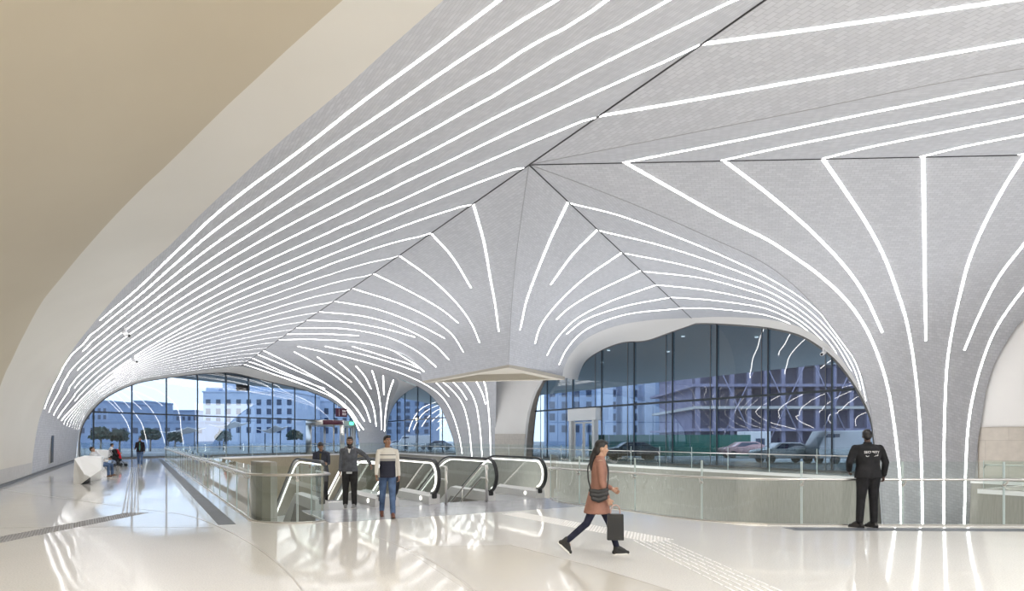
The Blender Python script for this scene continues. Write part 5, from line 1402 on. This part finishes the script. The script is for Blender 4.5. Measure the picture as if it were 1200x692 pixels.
shade('white shade canopy outside, left of the middle of the left glazing', 182, 220, 507, 100); shade('white shade canopy outside, in front of the stepped building', 245, 275, 500, 104); shade('small white shade canopy outside at the right of the left glazing', 300, 322, 505, 98)
# trees
M['leaf'] = noisy(mat('dark_foliage', rough=.8), (.02, .05, .04), (.05, .09, .07), 3)
for i, (x, Y, h) in enumerate(((118, 84, 3.4), (140, 86, 3.0), (176, 92, 3.3), (205, 95, 2.8), (262, 98, 3.0), (345, 102, 3.2))):
    t = empty('tree', (at(x, HZ, Y).x, Y, -.1)); tag(t, '%s dark round tree from the left outside the left glazing' % ORD[i], 'tree', 'trees outside the left glazing')
    bm = bmesh.new(); tube(bm, [(0, 0, 0), (.05, 0, h*.5)], [.14, .1], 8); obj('trunk', bm, M['jamb'], t)
    bm = bmesh.new(); rnd = random.Random(i)
    for k in range(160):
        a_ = rnd.uniform(0, 2*PI); e_ = rnd.uniform(-.6, 1.2); r_ = h*.36*rnd.uniform(.6, 1.05); c = Vector((math.cos(a_)*math.cos(e_)*r_, math.sin(a_)*math.cos(e_)*r_, h*.68+math.sin(e_)*r_*.8))
        d = Vector((rnd.gauss(0, 1), rnd.gauss(0, 1), rnd.gauss(0, 1))).normalized(); e2 = d.orthogonal().normalized(); s_ = .38
        bm.faces.new([bm.verts.new(c+q) for q in (d*s_, e2*s_*.6, -d*s_, -e2*s_*.6)])
    o = obj('foliage', bm, M['leaf'], t)
# overhanging roofs beyond the glazing, with downlights
def overhang(name, label, P, z0, z1, m):
    bm = bmesh.new(); prism(bm, [(p.x, p.y) for p in P], z0, z1); return struct(obj(name, bm, m), label)
outl = Vector((D3.y*-1, D3.x, 0)); outl = outl if outl.dot(-n3) > 0 else -outl
overhang('roof', 'roof overhang outside the left glazing', [GLO+outl*.3-D3*4, GLO+D3*44+outl*.3, GLO+D3*44+outl*8, GLO+D3*16+outl*7, GLO-D3*4+outl*5], 8.0, 8.6, M['soffit'])
bm = bmesh.new(); vv = []
for dz2 in (0, .5):
    for u, v, z in ((6, GLV+.2, 9.0), (96, GLV+.2, 9.0), (96, GLV+13, 7.0), (6, GLV+13, 7.0)): vv.append(bm.verts.new(UV(u, v, z+dz2)))
bm.faces.new(vv[:4]); bm.faces.new(vv[4:][::-1])
for k in range(4): bm.faces.new([vv[k], vv[(k+1) % 4], vv[4+(k+1) % 4], vv[4+k]])
bmesh.ops.recalc_face_normals(bm, faces=bm.faces); struct(obj('roof', bm, M['soffit']), 'sloping roof overhang outside the large arch')
for i, (u, v) in enumerate(((24, 2.5), (28, 5), (32, 2.5), (36, 5), (40, 2.5), (44, 5), (48, 2.5), (52, 5))):
    p = UV(u, GLV+v, 8.97-2.0*(v-.2)/12.8); bm = bmesh.new(); tube(bm, [Vector((0, 0, 0)), Vector((0, 0, -.03))], .12, 14)
    t = obj('downlight', bm, M['ledsoft']); t.location = p; tag(t, '%s round downlight from the right under the roof overhang outside' % ORD[i], 'light', 'downlights outside')
lp_ = empty('street_lamp', (at(488, HZ, 100).x, 100, -.1)); tag(lp_, 'street lamp glowing orange outside the small glazed arch', 'lamp')
bm = bmesh.new(); tube(bm, [(0, 0, 0), (0, 0, 4.6)], .07, 8); obj('post', bm, M['darksteel'], lp_)
bm = bmesh.new(); blob(bm, (0, 0, 4.8), (.22, .22, .22)); obj('bulb', bm, mat('sodium_lamp', (1, .7, .3), .5, emis=(1, .6, .25), estr=14), lp_)
# ================================================================== FILL LIGHTS
def area(name, loc, aim, sx, sy, power, col=(.96, .98, 1.0)):
    l = bpy.data.lights.new(name, 'AREA'); l.shape = 'RECTANGLE'; l.size = sx; l.size_y = sy; l.energy = power; l.color = col
    o = bpy.data.objects.new(name, l); COL.objects.link(o); o.location = loc
    d = Vector(aim); o.rotation_euler = d.to_track_quat('-Z', 'Y').to_euler(); return o
# unseen fill lights added behind the camera to brighten the hall
for x, y in ((-1, -1.5), (4, -1.5), (9, -1.5), (14.5, -1.5), (20, -2), (2, -6), (8, -6), (15, -7), (22, -7), (6, -12), (14, -13), (24, -13), (12, -20), (22, -20)):
    area('hall_fill', (x, y, 7.6 if x > 0 else 5.0), (0, 0, -1), 1.6, 1.6, (300 if x < 2 else 330) if y > -5 else 90)
# unseen upward fill lights added in the void to brighten the vaults
for u, v, e in ((57, 8, 190), (44, 8, 170), (30, 12, 110), (16, 20, 190), (4, 23, 150), (30, 22, 230), (42, 23, 200)):
    area('void_fill', UV(u, v, -5.2), (0, 0, 1), 3, 3, e)
# ================================================================== WORLD
w = bpy.data.worlds.new('dusk_sky'); scene.world = w; w.use_nodes = True
wn, wl = w.node_tree.nodes, w.node_tree.links
bg = wn['Background']; bg.inputs['Color'].default_value = (.90, .94, 1.0, 1); bg.inputs['Strength'].default_value = 2.0
